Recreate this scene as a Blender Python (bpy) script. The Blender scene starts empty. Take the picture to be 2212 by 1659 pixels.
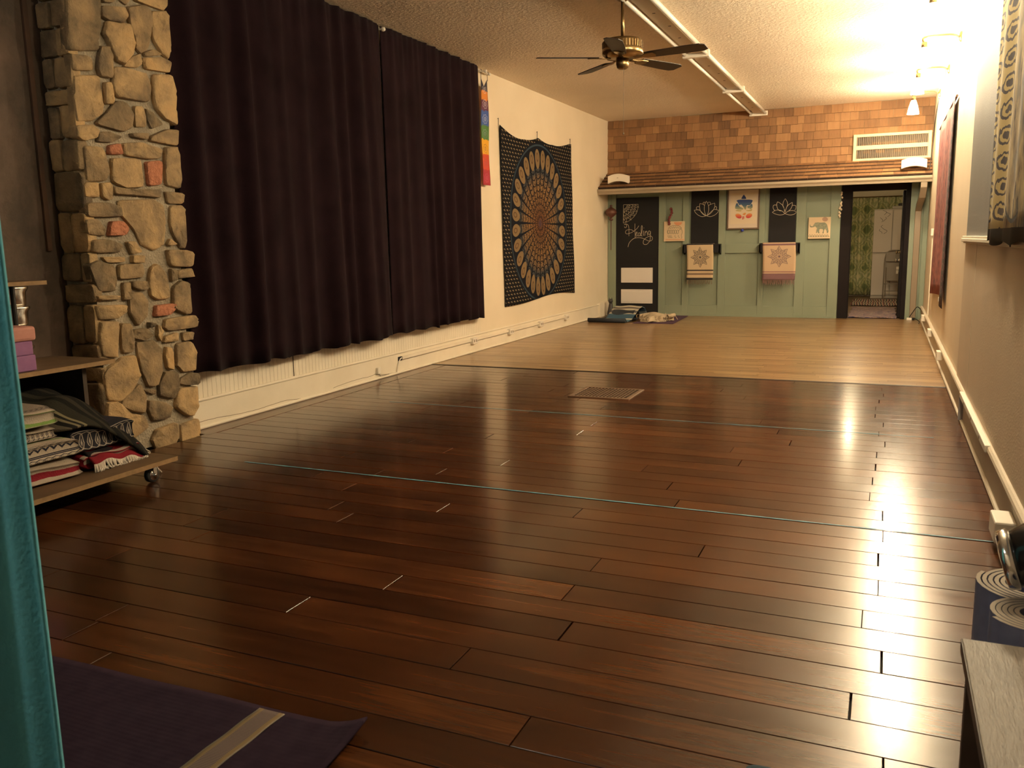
import bpy, math, random
from mathutils import Vector, Matrix
random.seed(7)
PI = math.pi
S = bpy.context.scene
COL = S.collection

# ------------------------------------------------------------------ camera
W, H = 2212, 1659
YAW, PITCH, ROLL, FPX, CAMZ = 0.41236, -0.16441, -0.01834, 1839.66, 1.25
_r = Vector((math.cos(YAW), math.sin(YAW), 0))
_d = Vector((-math.sin(YAW)*math.cos(PITCH), math.cos(YAW)*math.cos(PITCH), math.sin(PITCH)))
_u = _r.cross(_d)
CR = _r*math.cos(ROLL) + _u*math.sin(ROLL)
CU = _u*math.cos(ROLL) - _r*math.sin(ROLL)
CD = _d
cam = bpy.data.cameras.new('camera')
cam.sensor_fit = 'HORIZONTAL'; cam.sensor_width = 36; cam.lens = FPX/W*36
cam.clip_start = 0.05; cam.clip_end = 100
cam.dof.use_dof = True; cam.dof.focus_distance = 8.0; cam.dof.aperture_fstop = 12
co = bpy.data.objects.new('camera', cam); COL.objects.link(co)
m = Matrix((CR, CU, -CD)).transposed().to_4x4(); m.translation = (0, 0, CAMZ)
co.matrix_world = m
S.camera = co

def at(px, py, axis, val):
    "where the sight line through a photo pixel meets the plane axis = val"
    w = CD + CR*((px-W/2)/FPX) - CU*((py-H/2)/FPX)
    i = 'xyz'.index(axis)
    c = Vector((0, 0, CAMZ))
    return c + w*((val-c[i])/w[i])

# ------------------------------------------------------------------ world, exposure
wd = bpy.data.worlds.new('world'); S.world = wd; wd.use_nodes = True
wd.node_tree.nodes['Background'].inputs[0].default_value = (1.0, 0.75, 0.5, 1)
wd.node_tree.nodes['Background'].inputs[1].default_value = 0.004
vs = S.view_settings
vs.view_transform = 'Standard'; vs.look = 'None'; vs.gamma = 1; vs.use_curve_mapping = False
vs.exposure = 0.0
LAMP_COL = (1.0, 0.83, 0.55)
LAMP_STRENGTH = 515.0        # the wall lamps' glowing glass

GLOBE_STRENGTH = 135.0        # added fill globe, unseen behind the camera

# ------------------------------------------------------------------ room size
XL, XR, D, HC = -4.36, 0.547, 14.167, 3.214
YB = -2.0            # wall behind the camera
XA = -4.50           # alcove wall left of the stone pillar
YS = 7.79            # where the dark planks end

# ------------------------------------------------------------------ material helpers
class N:
    "a shader value with arithmetic"
    def __init__(s, t, k): s.t, s.k = t, k
    def _m(s, op, *a):
        n = s.t.nodes.new('ShaderNodeMath'); n.operation = op
        for i, v in enumerate((s,)+a):
            if isinstance(v, N): s.t.links.new(v.k, n.inputs[i])
            else: n.inputs[i].default_value = v
        return N(s.t, n.outputs[0])
    def __add__(s, o): return s._m('ADD', o)
    __radd__ = __add__
    def __sub__(s, o): return s._m('SUBTRACT', o)
    def __rsub__(s, o): return (s*-1)+o
    def __mul__(s, o): return s._m('MULTIPLY', o)
    __rmul__ = __mul__
    def __truediv__(s, o): return s._m('DIVIDE', o)
    def sin(s): return s._m('SINE')
    def cos(s): return s._m('COSINE')
    def floor(s): return s._m('FLOOR')
    def fract(s): return s._m('FRACT')
    def abs(s): return s._m('ABSOLUTE')
    def sqrt(s): return s._m('SQRT')
    def pow(s, o): return s._m('POWER', o)
    def lt(s, o): return s._m('LESS_THAN', o)
    def gt(s, o): return s._m('GREATER_THAN', o)
    def min(s, o): return s._m('MINIMUM', o)
    def max(s, o): return s._m('MAXIMUM', o)
    def atan2(s, o): return s._m('ARCTAN2', o)
    def pp(s, o): return s._m('PINGPONG', o)
    def between(s, a, b): return s.gt(a)*s.lt(b)

class Sh:
    def __init__(s, name):
        s.m = bpy.data.materials.new(name); s.m.use_nodes = True
        s.t = s.m.node_tree; s.b = s.t.nodes['Principled BSDF']
    def n(s, typ): return s.t.nodes.new(typ)
    def link(s, a, b): s.t.links.new(a.k if isinstance(a, N) else a, b)
    def sep(s, sock):
        n = s.n('ShaderNodeSeparateXYZ'); s.t.links.new(sock, n.inputs[0])
        return [N(s.t, o) for o in n.outputs]
    def pos(s): return s.n('ShaderNodeNewGeometry').outputs['Position']
    def obj(s): return s.n('ShaderNodeTexCoord').outputs['Object']
    def uv(s): return s.sep(s.n('ShaderNodeTexCoord').outputs['UV'])[:2]
    def rnd(s): return N(s.t, s.n('ShaderNodeObjectInfo').outputs['Random'])
    def vec(s, x, y, z):
        n = s.n('ShaderNodeCombineXYZ')
        for i, v in enumerate((x, y, z)):
            if isinstance(v, N): s.t.links.new(v.k, n.inputs[i])
            else: n.inputs[i].default_value = v
        return n.outputs[0]
    def noise(s, vec, scale=5, detail=3, rough=.5, dist=0, col=False):
        n = s.n('ShaderNodeTexNoise'); s.t.links.new(vec, n.inputs['Vector'])
        n.inputs['Scale'].default_value = scale; n.inputs['Detail'].default_value = detail
        n.inputs['Roughness'].default_value = rough; n.inputs['Distortion'].default_value = dist
        return N(s.t, n.outputs[0])
    def vor(s, vec, scale=5, feature='F1', out='Distance'):
        n = s.n('ShaderNodeTexVoronoi'); s.t.links.new(vec, n.inputs['Vector'])
        n.feature = feature; n.inputs['Scale'].default_value = scale
        return N(s.t, n.outputs[out])
    def ramp(s, fac, stops, const=False):
        n = s.n('ShaderNodeValToRGB'); e = n.color_ramp.elements
        if const: n.color_ramp.interpolation = 'CONSTANT'
        while len(e) < len(stops): e.new(0.5)
        for el, (p, c) in zip(e, stops): el.position = p; el.color = (*c, 1)
        s.link(fac, n.inputs[0])
        return n.outputs[0]
    def mix(s, fac, a, b, mode='MIX'):
        n = s.n('ShaderNodeMix'); n.data_type = 'RGBA'; n.blend_type = mode
        for sock, v in ((n.inputs[0], fac), (n.inputs[6], a), (n.inputs[7], b)):
            if isinstance(v, N): s.t.links.new(v.k, sock)
            elif isinstance(v, (int, float)): sock.default_value = v
            elif isinstance(v, tuple): sock.default_value = (*v, 1)
            else: s.t.links.new(v, sock)
        return n.outputs[2]
    def maprange(s, v, a, b, c, d):
        n = s.n('ShaderNodeMapRange'); s.link(v, n.inputs[0])
        for i, q in enumerate((a, b, c, d)): n.inputs[i+1].default_value = q
        return N(s.t, n.outputs[0])
    def attr(s, name):
        n = s.n('ShaderNodeAttribute'); n.attribute_name = name
        return N(s.t, n.outputs['Fac'])
    def out(s, col=None, rough=None, metal=None, spec=None, coat=None, coat_rough=None, sheen=None, emit=None, emit_s=None, bump=None, bd=.01, bs=1.0, trans=None):
        I = s.b.inputs
        def put(k, v):
            if v is None: return
            if isinstance(v, N): s.t.links.new(v.k, I[k])
            elif isinstance(v, tuple): I[k].default_value = (*v, 1)
            elif isinstance(v, (int, float)): I[k].default_value = v
            else: s.t.links.new(v, I[k])
        put('Base Color', col); put('Roughness', rough); put('Metallic', metal); put('Specular IOR Level', spec)
        put('Coat Weight', coat); put('Coat Roughness', coat_rough); put('Sheen Weight', sheen)
        put('Emission Color', emit); put('Emission Strength', emit_s); put('Transmission Weight', trans)
        if bump is not None:
            n = s.n('ShaderNodeBump'); n.inputs['Distance'].default_value = bd; n.inputs['Strength'].default_value = bs
            s.link(bump, n.inputs['Height']); s.t.links.new(n.outputs[0], I['Normal'])
        return s.m

MATS = {}
def plain(name, col, rough=.6, metal=0, **k):
    if name not in MATS: MATS[name] = Sh(name).out(col=col, rough=rough, metal=metal, **k)
    return MATS[name]
def mottled(name, a, b, scale=6, rough=.7, bump=0, **k):
    if name in MATS: return MATS[name]
    s = Sh(name); n = s.noise(s.pos(), scale, 4)
    c = s.ramp(n, [(.3, a), (.7, b)])
    kw = dict(k)
    if bump: kw.update(bump=s.noise(s.pos(), scale*8, 3), bd=bump)
    MATS[name] = s.out(col=c, rough=rough, **kw)
    return MATS[name]

# ------------------------------------------------------------------ mesh helpers
class M:
    def __init__(s): s.v, s.f, s.uv, s.att = [], [], {}, []
    def quadstrip(s): pass
    def poly(s, pts):
        b = len(s.v); s.v += [tuple(p) for p in pts]; s.f.append(tuple(range(b, b+len(pts)))); return s
    def box(s, x0, x1, y0, y1, z0, z1):
        b = len(s.v)
        s.v += [(x, y, z) for z in (z0, z1) for y in (y0, y1) for x in (x0, x1)]
        for q in ((0,2,3,1), (4,5,7,6), (0,1,5,4), (1,3,7,5), (3,2,6,7), (2,0,4,6)): s.f.append(tuple(b+i for i in q))
        return s
    def chamf(s, x0, x1, y0, y1, z0, z1, c):
        "box with its top edges chamfered"
        b = len(s.v)
        for (a0, a1, c0, c1, z) in ((x0, x1, y0, y1, z0), (x0, x1, y0, y1, z1-c), (x0+c, x1-c, y0+c, y1-c, z1)):
            s.v += [(a0, c0, z), (a1, c0, z), (a1, c1, z), (a0, c1, z)]
        for l in (0, 4):
            for i in range(4):
                j = (i+1) % 4; s.f.append((b+l+i, b+l+j, b+l+4+j, b+l+4+i))
        s.f.append((b+8, b+9, b+10, b+11)); s.f.append((b+3, b+2, b+1, b))
        return s
    def obox(s, c, sx, sy, sz, rot=None):
        "oriented box about its centre"
        b = len(s.v); c = Vector(c)
        for z in (-.5, .5):
            for y in (-.5, .5):
                for x in (-.5, .5):
                    p = Vector((x*sx, y*sy, z*sz))
                    if rot is not None: p = rot @ p
                    s.v.append(tuple(c+p))
        for q in ((0,2,3,1), (4,5,7,6), (0,1,5,4), (1,3,7,5), (3,2,6,7), (2,0,4,6)): s.f.append(tuple(b+i for i in q))
        return s
    def tube(s, pts, r, n=8, caps=True):
        pts = [Vector(p) for p in pts]
        rs = r if isinstance(r, (list, tuple)) else [r]*len(pts)
        b = len(s.v); up = None
        for i, p in enumerate(pts):
            t = (pts[min(i+1, len(pts)-1)]-pts[max(i-1, 0)])
            if t.length < 1e-9: t = Vector((0, 0, 1))
            t.normalize()
            if up is None:
                up = Vector((0, 0, 1)) if abs(t.z) < .9 else Vector((1, 0, 0))
            a = t.cross(up); a.normalize(); up2 = a.cross(t); up = up2
            for k in range(n):
                w = 2*PI*k/n
                s.v.append(tuple(p + a*(math.cos(w)*rs[i]) + up2*(math.sin(w)*rs[i])))
        for i in range(len(pts)-1):
            for k in range(n):
                j = (k+1) % n
                s.f.append((b+i*n+k, b+i*n+j, b+(i+1)*n+j, b+(i+1)*n+k))
        if caps:
            s.f.append(tuple(b+k for k in range(n))[::-1])
            s.f.append(tuple(b+(len(pts)-1)*n+k for k in range(n)))
        return s
    def lathe(s, prof, c, axis=(0, 0, 1), n=20, ax2=None):
        "prof = [(radius, height)] round axis through c"
        c = Vector(c); ax = Vector(axis).normalized()
        a = Vector((1, 0, 0)) if abs(ax.x) < .9 else Vector((0, 1, 0))
        a = (a - ax*a.dot(ax)).normalized(); e = ax.cross(a)
        b = len(s.v)
        for (r, h) in prof:
            for k in range(n):
                w = 2*PI*k/n
                s.v.append(tuple(c + ax*h + a*(r*math.cos(w)) + e*(r*math.sin(w))))
        for i in range(len(prof)-1):
            for k in range(n):
                j = (k+1) % n
                s.f.append((b+i*n+k, b+i*n+j, b+(i+1)*n+j, b+(i+1)*n+k))
        if prof[0][0] > 1e-6: s.f.append(tuple(b+k for k in range(n))[::-1])
        if prof[-1][0] > 1e-6: s.f.append(tuple(b+(len(prof)-1)*n+k for k in range(n)))
        return s
    def grid(s, fn, nu, nv, close_u=False):
        b = len(s.v)
        for j in range(nv+1):
            for i in range(nu+1):
                s.v.append(tuple(fn(i/nu, j/nv)))
        for j in range(nv):
            for i in range(nu):
                q = (b+j*(nu+1)+i, b+j*(nu+1)+i+1, b+(j+1)*(nu+1)+i+1, b+(j+1)*(nu+1)+i)
                s.uv[len(s.f)] = [(i/nu, j/nv), ((i+1)/nu, j/nv), ((i+1)/nu, (j+1)/nv), (i/nu, (j+1)/nv)]
                s.f.append(q)
        return s
    def prism(s, pts, off):
        "extrude a planar polygon by vector off"
        b = len(s.v); n = len(pts); off = Vector(off)
        s.v += [tuple(p) for p in pts] + [tuple(Vector(p)+off) for p in pts]
        s.f.append(tuple(range(b, b+n))[::-1]); s.f.append(tuple(range(b+n, b+2*n)))
        for i in range(n):
            j = (i+1) % n; s.f.append((b+i, b+j, b+n+j, b+n+i))
        return s
    def ribbon(s, pts, w, nrm):
        "flat chalk or ink line along pts in the plane with normal nrm"
        nrm = Vector(nrm); pts = [Vector(p) for p in pts]; b = len(s.v)
        for i, p in enumerate(pts):
            t = pts[min(i+1, len(pts)-1)]-pts[max(i-1, 0)]
            if t.length < 1e-9: t = Vector((1, 0, 0))
            e = t.normalized().cross(nrm)*(w/2)
            s.v += [tuple(p-e), tuple(p+e)]
        for i in range(len(pts)-1): s.f.append((b+2*i, b+2*i+1, b+2*i+3, b+2*i+2))
        return s
    def build(s, name, mat, parent=None, smooth=False, bevel=0, solid=0, subd=0, label=None, cat=None, group=None, kind=None, origin=None, fix=True):
        vs_ = [Vector(v) for v in s.v]
        if parent is not None:
            base = parent.matrix_basis.translation.copy()
            q = parent.parent
            while q is not None: base += q.matrix_basis.translation; q = q.parent
            o3 = Vector((0, 0, 0)); org = base
            if origin is not None: o3 = Vector(origin)-base; org = Vector(origin)
        else:
            if origin is None and kind != 'structure':
                xs = [v.x for v in vs_]; ys = [v.y for v in vs_]; zs = [v.z for v in vs_]
                origin = ((min(xs)+max(xs))/2, (min(ys)+max(ys))/2, min(zs))
            org = Vector(origin or (0, 0, 0)); o3 = org
        me = bpy.data.meshes.new(name)
        me.from_pydata([tuple(v-org) for v in vs_], [], s.f)
        if s.uv:
            ul = me.uv_layers.new(name='UVMap')
            for p in me.polygons:
                u = s.uv.get(p.index)
                if u:
                    for li, q in zip(p.loop_indices, u): ul.data[li].uv = q
        if s.att:
            a = me.attributes.new('tint', 'FLOAT', 'FACE')
            for i, v in enumerate(s.att): a.data[i].value = v
        if fix and not s.uv and not s.att:
            import bmesh
            bm = bmesh.new(); bm.from_mesh(me); bmesh.ops.recalc_face_normals(bm, faces=bm.faces); bm.to_mesh(me); bm.free()
        if smooth: me.polygons.foreach_set('use_smooth', [True]*len(me.polygons))
        me.materials.append(mat)
        o = bpy.data.objects.new(name, me); COL.objects.link(o)
        o.location = o3
        if parent is not None: o.parent = parent
        if solid:
            d = o.modifiers.new('thickness', 'SOLIDIFY'); d.thickness = solid; d.offset = 0
        if bevel:
            d = o.modifiers.new('bevel', 'BEVEL'); d.width = bevel; d.segments = 2; d.limit_method = 'ANGLE'; d.angle_limit = .6
        if subd:
            d = o.modifiers.new('subd', 'SUBSURF'); d.levels = subd; d.render_levels = subd
        if label: o['label'] = label
        if cat: o['category'] = cat
        if group: o['group'] = group
        if kind: o['kind'] = kind
        return o

def thing(name, label, cat, loc=(0, 0, 0), group=None, kind=None):
    o = bpy.data.objects.new(name, None); COL.objects.link(o); o.empty_display_size = .1
    o.location = loc; o['label'] = label
    if cat: o['category'] = cat
    if group: o['group'] = group
    if kind: o['kind'] = kind
    return o

def rounded(pts, r=.25, n=4):
    "round the corners of a closed polygon by quadratic cuts"
    out = []; k = len(pts)
    for i in range(k):
        p, a, b = Vector(pts[i]), Vector(pts[i-1]), Vector(pts[(i+1) % k])
        p0, p1 = p.lerp(a, r), p.lerp(b, r)
        for j in range(n+1):
            t = j/n
            out.append(p0.lerp(p, t).lerp(p.lerp(p1, t), t))
    return out
def smoothline(pts, n=5):
    "Catmull-Rom through points"
    P = [Vector(p) for p in pts]; out = []
    for i in range(len(P)-1):
        a, b, c, d = P[max(i-1, 0)], P[i], P[i+1], P[min(i+2, len(P)-1)]
        for j in range(n):
            t = j/n
            out.append(.5*((2*b)+(c-a)*t+(2*a-5*b+4*c-d)*t*t+(3*b-a-3*c+d)*t**3))
    out.append(P[-1]); return out
def zoompts(pts, x0, y0, sc, axis, val):
    "points read off an enlarged crop of the photo, laid on a plane of the room"
    return [at(x0+x/sc, y0+y/sc, axis, val) for x, y in pts]
# ================================================================== SURFACE MATERIALS
def mat_plank():
    s = Sh('dark_plank'); r = s.rnd(); P = s.sep(s.pos())
    off = r*37.0
    v = s.vec(P[0]*1.1+off, P[1]*14.0+off, P[2])
    g = s.noise(v, 1.6, 5, .6, .6)
    g2 = s.noise(s.vec(P[0]*4+off, P[1]*90.0, 0.0), 1.5, 3, .6)
    big = s.noise(s.vec(P[0]+off, P[1]*1.5, 3.0), 1.3, 2)
    k = s.vor(s.vec(P[0]*1.9+off, P[1]*4.6+off, off), 1.0)
    knot = s.maprange(k, .035, .085, 1, 0)
    t = g*.46 + big*.52 + g2*.16 + r*.14 - .14
    c = s.ramp(t, [(.28, (.017, .006, .0026)), (.5, (.058, .0183, .006)), (.7, (.132, .0425, .0125)), (.85, (.215, .077, .024))])
    c = s.mix(knot*.9, c, (.009, .004, .0025))
    rough = s.noise(s.vec(P[0]*2, P[1]*6, r*9), 3, 3)*.10+.16
    bump = g2*.25 + s.noise(s.vec(P[0]*1.2, P[1]*3, r*20), 1.2, 2)*1.5
    return s.out(col=c, rough=rough, spec=.36, coat=.12, coat_rough=.10, bump=bump, bd=.0008, bs=.4)
def mat_strip():
    s = Sh('oak_strip'); P = s.sep(s.pos()); r = s.attr('tint')
    g = s.noise(s.vec(P[0]*2.2+r*50, P[1]*40, r*9), 1.5, 4, .6)
    c = s.ramp(g*.5+r*.5, [(.2, (.17, .09, .036)), (.5, (.27, .155, .066)), (.8, (.37, .23, .105))])
    b = s.noise(s.vec(P[0]*2, P[1]*12, r*10), 2, 2)
    return s.out(col=c, rough=.3, coat=.3, coat_rough=.2, bump=b, bd=.0006, bs=.5)
def mat_ceiling():
    s = Sh('stippled_ceiling'); P = s.pos()
    a = s.noise(P, 34, 4, .65); b = s.vor(P, 26)
    ridge = s.maprange(a, .45, .6, 0, 1)
    stain = s.noise(P, .7, 3)
    c = s.ramp(stain, [(.3, (.76, .65, .51)), (.65, (.84, .73, .58))])
    return s.out(col=c, rough=.85, bump=ridge*.6+b*.5, bd=.010, bs=.65)
def mat_wall(name, a, b, sc=1.2, bump=.0015):
    s = Sh(name); P = s.pos(); n = s.noise(P, sc, 3)
    return s.out(col=s.ramp(n, [(.35, a), (.65, b)]), rough=.62, bump=s.noise(P, 90, 3), bd=bump)
def mat_stone():
    s = Sh('field_stone'); r = s.rnd(); P = s.pos(); o = s.sep(P)
    v = s.vec(o[0]+r*9, o[1]+r*17, o[2])
    n = s.noise(v, 6, 5, .6, .4); f = s.noise(v, 40, 4, .7)
    t = n*.72 + r*.26 - .03
    c = s.ramp(t, [(.22, (.11, .083, .05)), (.42, (.29, .20, .108)), (.58, (.49, .33, .16)), (.72, (.57, .355, .155)), (.88, (.45, .345, .22))])
    st = s.maprange(s.noise(v, 3.2, 4, .6), .55, .7, 0, 1)
    c = s.mix(st*.65, c, (.075, .06, .046))
    return s.out(col=c, rough=.88, bump=n*1.4+f*.5, bd=.02, bs=.8)
def mat_brick():
    s = Sh('salmon_brick'); P = s.pos(); n = s.noise(P, 30, 4, .6)
    return s.out(col=s.ramp(n, [(.3, (.36, .13, .07)), (.7, (.58, .24, .13))]), rough=.9, bump=n, bd=.02)
def mat_shingle():
    s = Sh('cedar_shingle'); r = s.rnd(); P = s.sep(s.pos())
    v = s.vec(P[0]*26+r*40, P[1]*3, P[2]*3+r*7)
    g = s.noise(v, 1.2, 4, .6); big = s.noise(s.pos(), 1.5, 3)
    t = g*.3+r*.36+big*.42-.03
    c = s.ramp(t, [(.18, (.078, .04, .021)), (.36, (.17, .084, .035)), (.6, (.265, .133, .055)), (.85, (.38, .205, .09))])
    return s.out(col=c, rough=.8, bump=g, bd=.004)
def mat_alcove():
    s = Sh('rusty_plaster'); P = s.pos()
    a = s.noise(P, 1.1, 5, .6, .3); b = s.noise(P, 4.5, 5, .65); c0 = s.noise(P, 30, 3)
    c = s.ramp(a*.6+b*.4, [(.3, (.03, .021, .013)), (.48, (.06, .038, .023)), (.62, (.12, .075, .05)), (.8, (.17, .11, .08))])
    return s.out(col=c, rough=.7, bump=b*1.5+c0*.3, bd=.008)

MATS['plank'] = mat_plank(); MATS['strip'] = mat_strip(); MATS['ceiling'] = mat_ceiling()
MATS['cream'] = mat_wall('cream_wall', (.72, .62, .46), (.78, .68, .52))
MATS['tan'] = mat_wall('tan_wall', (.72, .60, .45), (.78, .66, .50))
MATS['tan_lower'] = mat_wall('tan_wainscot', (.58, .47, .35), (.63, .51, .38))
MATS['grey'] = mat_wall('slate_wall', (.16, .155, .15), (.185, .18, .17))
MATS['trimwhite'] = mat_wall('white_trim', (.74, .66, .52), (.80, .72, .58), 3, .0004)
MATS['trimtan'] = mat_wall('tan_trim', (.50, .43, .33), (.56, .48, .37), 3)
MATS['green'] = mat_wall('sage_paint', (.192, .226, .162), (.218, .254, .184), .8)
MATS['black'] = plain('black_paint', (.012, .011, .012), .75, spec=.25)
MATS['stone'] = mat_stone(); MATS['brick'] = mat_brick(); MATS['shingle'] = mat_shingle(); MATS['alcove'] = mat_alcove()
MATS['mortar'] = mottled('mortar', (.27, .225, .16), (.40, .335, .24), 9, .95, .012)
MATS['subfloor'] = plain('dark_gap', (.01, .006, .004), .9)
MATS['white'] = plain('white_plastic', (.78, .72, .62), .4)
MATS['chrome'] = plain('chrome', (.85, .85, .85), .12, 1)
MATS['blackgloss'] = plain('black_gloss', (.01, .01, .01), .15)
MATS['blackmetal'] = plain('black_metal', (.015, .014, .014), .4)
MATS['brass'] = plain('antique_brass', (.30, .21, .10), .28, 1)
MATS['cord'] = plain('black_cord', (.012, .01, .01), .6)
MATS['chalk'] = plain('chalk', (.5, .42, .31), .95)

# ================================================================== FLOOR
floor = M().box(XA-.1, XR+.1, YB-.1, D+.02, -.12, -.02).build('floor', MATS['subfloor'], kind='structure')
floor['label'] = 'dark wooden plank floor running into a pale strip floor'
PW = (YS-1.939)/40.0
rr = random.Random(3)
BX = -4.155
for k in range(-27, 40):
    y0, y1 = 1.939+k*PW+.0018, 1.939+(k+1)*PW-.0018
    right = XR-.012
    if k % 2 == 0: js = [rr.uniform(-3.0, -1.6), rr.uniform(-.03, .06)]
    else: js = [rr.uniform(-3.3, -2.3), rr.uniform(-1.3, -.45)]
    left = BX if y0 > 4.3 else (-4.2 if y0 > 3.5 else XA+.005)
    xs = [left]+[j for j in js if j > left+.3]+[right]
    for a, b in zip(xs, xs[1:]):
        g = .0012 + (.002 if rr.random() < .4 else 0)
        z = rr.uniform(-.0006, .0003)
        M().chamf(a+g, b-g, y0, y1, -.02, z, .0009).build('plank', MATS['plank'], floor)
M().chamf(XL+.005, BX-.003, 4.36, YS-.002, -.02, .0005, .003).build('plank', MATS['plank'], floor)
for i in range(1):
    M().chamf(XL+.005, XR-.012, YS+.001, YS+.035, -.02, .004, .003).build('threshold_strip', plain('dark_strip', (.02, .011, .007), .5), floor)
# pale strip floor: too narrow to pick apart singly
sm = M(); y = YS+.036; SW = .0572
while y < D+.02:
    x = XL
    while x < XR:
        ln = rr.uniform(.35, 1.3); x2 = min(x+ln, XR)
        b = len(sm.v); y2 = min(y+SW, D+.02)
        z = rr.uniform(-.0006, .0004)
        sm.v += [(x+.0006, y+.0008, z), (x2-.0006, y+.0008, z), (x2-.0006, y2-.0004, z), (x+.0006, y2-.0004, z)]
        sm.f.append((b, b+1, b+2, b+3)); sm.att.append(rr.random())
        x = x2
    y += SW
sm.build('oak_strips', MATS['strip'], floor, kind='stuff')

# ================================================================== CEILING AND WALLS
M().box(XA-.1, XR+.1, YB-.1, D+.1, HC, HC+.1).build('ceiling', MATS['ceiling'], kind='structure')
wl = M().box(XL-.25, XL, 4.2, D+.1, -.1, HC).build('wall_left', MATS['cream'], kind='structure')
# beadboard dado under the curtains
bb = M(); y = 4.36
while y < 9.0:
    bb.box(XL-.002, XL+.0105, y+.0006, y+.0345, .21, 1.0)
    bb.box(XL-.002, XL+.0115, y+.0356, y+.0444, .21, 1.0)
    y += .045
bb.build('beadboard', MATS['trimwhite'], wl, kind='stuff')
M().box(XL+.008, XL+.0135, 5.535, 5.545, .215, .42).build('dark_seam', plain('seam', (.08, .06, .04), .8), wl)
M().box(XA-.2, XA, YB-.1, 3.8, -.1, HC).build('wall_alcove', MATS['alcove'], kind='structure')
wr = M().box(XR, XR+.2, YB-.1, D+.1, -.1, HC).build('wall_right', MATS['tan'], kind='structure')
YN = 7.12
M().box(XR-.014, XR+.001, YB, YN, 1.23, HC-.002).build('upper_panel', MATS['grey'], wr)
M().box(XR-.016, XR+.001, YB, YN, .2, 1.20).build('wainscot_panel', MATS['tan_lower'], wr)
sy_ = at(2103, 640, 'x', XR-.016).y
M().box(XR-.0175, XR-.0155, sy_-.006, sy_+.006, .2, 1.19).build('panel_seam', MATS['trimtan'], wr)
t = M(); t.box(XR-.03, XR, YB, YN+.03, 1.188, 1.20); t.box(XR-.045, XR, YB, YN+.05, 1.20, 1.222); t.box(XR-.038, XR, YB, YN+.04, 1.222, 1.238)
t.build('trim_1', MATS['trimwhite'], kind='structure', bevel=.003)
M().box(XA-.2, XR+.2, YB-.2, YB, -.1, HC).build('wall_rear', MATS['tan'], kind='structure')
# far wall: solid parts round the doorway (opening x -.52 .. .262, z 0 .. 1.985)
DX0, DX1, DZ = -.52, .262, 1.985
wf = M().box(XL-.1, DX0, D, D+.14, -.1, HC)
wf.box(DX1, XR+.1, D, D+.14, -.1, HC); wf.box(DX0, DX1, D, D+.14, DZ, HC)
wf = wf.build('wall_far', MATS['green'], kind='structure')
# sage green stiles and rails, proud of the panels
def stile(x0, x1, z0, z1, nm): M().chamf(0, 1, 0, 1, 0, 1, .001) if False else M().box(x0, x1, D-.03, D, z0, z1).build(nm, MATS['green'], wf, bevel=.003)
for x0, x1 in ((-4.355, -4.212), (-3.478, -3.36), (-3.08, -2.975), (-2.50, -2.385), (-1.865, -1.775), (-1.305, -1.165), (-.81, -.665)):
    stile(x0, x1, 0.0, 2.04, 'stile')
for x0, x1, z0, z1 in ((-3.36, -3.08, 0, .175), (-2.975, -2.50, 0, .175), (-2.385, -1.865, 0, .175), (-1.775, -1.305, 0, .175), (-1.165, -.81, 0, .175),
                       (-2.975, -2.50, 1.02, 1.165), (-2.385, -1.865, 1.02, 1.165), (-1.775, -1.305, 1.02, 1.165)):
    stile(x0, x1, z0, z1, 'rail')
for x0, x1 in ((.30, .395), (.405, .47), (.48, .545)): stile(x0, x1, 0, 2.04, 'stile')
M().box(-3.478, -.665, D-.045, D-.022, 0, .022).build('quarter_round', MATS['green'], wf)

# cedar shingles of the upper far wall
um = M(); um.v = [(0, 0, 0), (1, 0, 0), (0, -1, 0), (1, -1, 0), (0, 0, 1), (1, 0, 1), (0, -.35, 1), (1, -.35, 1)]
um.f = [(0,1,3,2), (4,6,7,5), (2,3,7,6), (0,2,6,4), (1,5,7,3), (0,4,5,1)]
shm = None
def shingle(parent, x, w, y, z, h, th, rx=0.0):
    global shm
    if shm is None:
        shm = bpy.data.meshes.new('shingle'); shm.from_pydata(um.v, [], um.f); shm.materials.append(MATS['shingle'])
        shm.materials.append(plain('shingle_butt_shadow', (.045, .022, .012), .9)); shm.polygons[0].material_index = 1  # butt faces painted dark for the shadow line under each course
    o = bpy.data.objects.new('shingle', shm); COL.objects.link(o)
    o.location = (x, y, z); o.scale = (w, th, h); o.rotation_euler = (rx, 0, 0); o.parent = parent
    return o
rz = random.Random(11)
SH, z0 = .1235, 2.345
for row in range(7):
    x = XL+.002; z = z0+row*SH
    while x < XR-.01:
        w = rz.choice((.09, .11, .13, .15, .17, .19, .2, .1))*rz.uniform(.9, 1.1)
        w = min(w, XR-.002-x)
        if XR-.002-(x+w) < .05: w = XR-.002-x
        h = min(SH+.03, HC-.002-z)
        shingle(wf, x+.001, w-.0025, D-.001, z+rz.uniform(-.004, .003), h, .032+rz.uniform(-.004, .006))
        x += w

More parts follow.
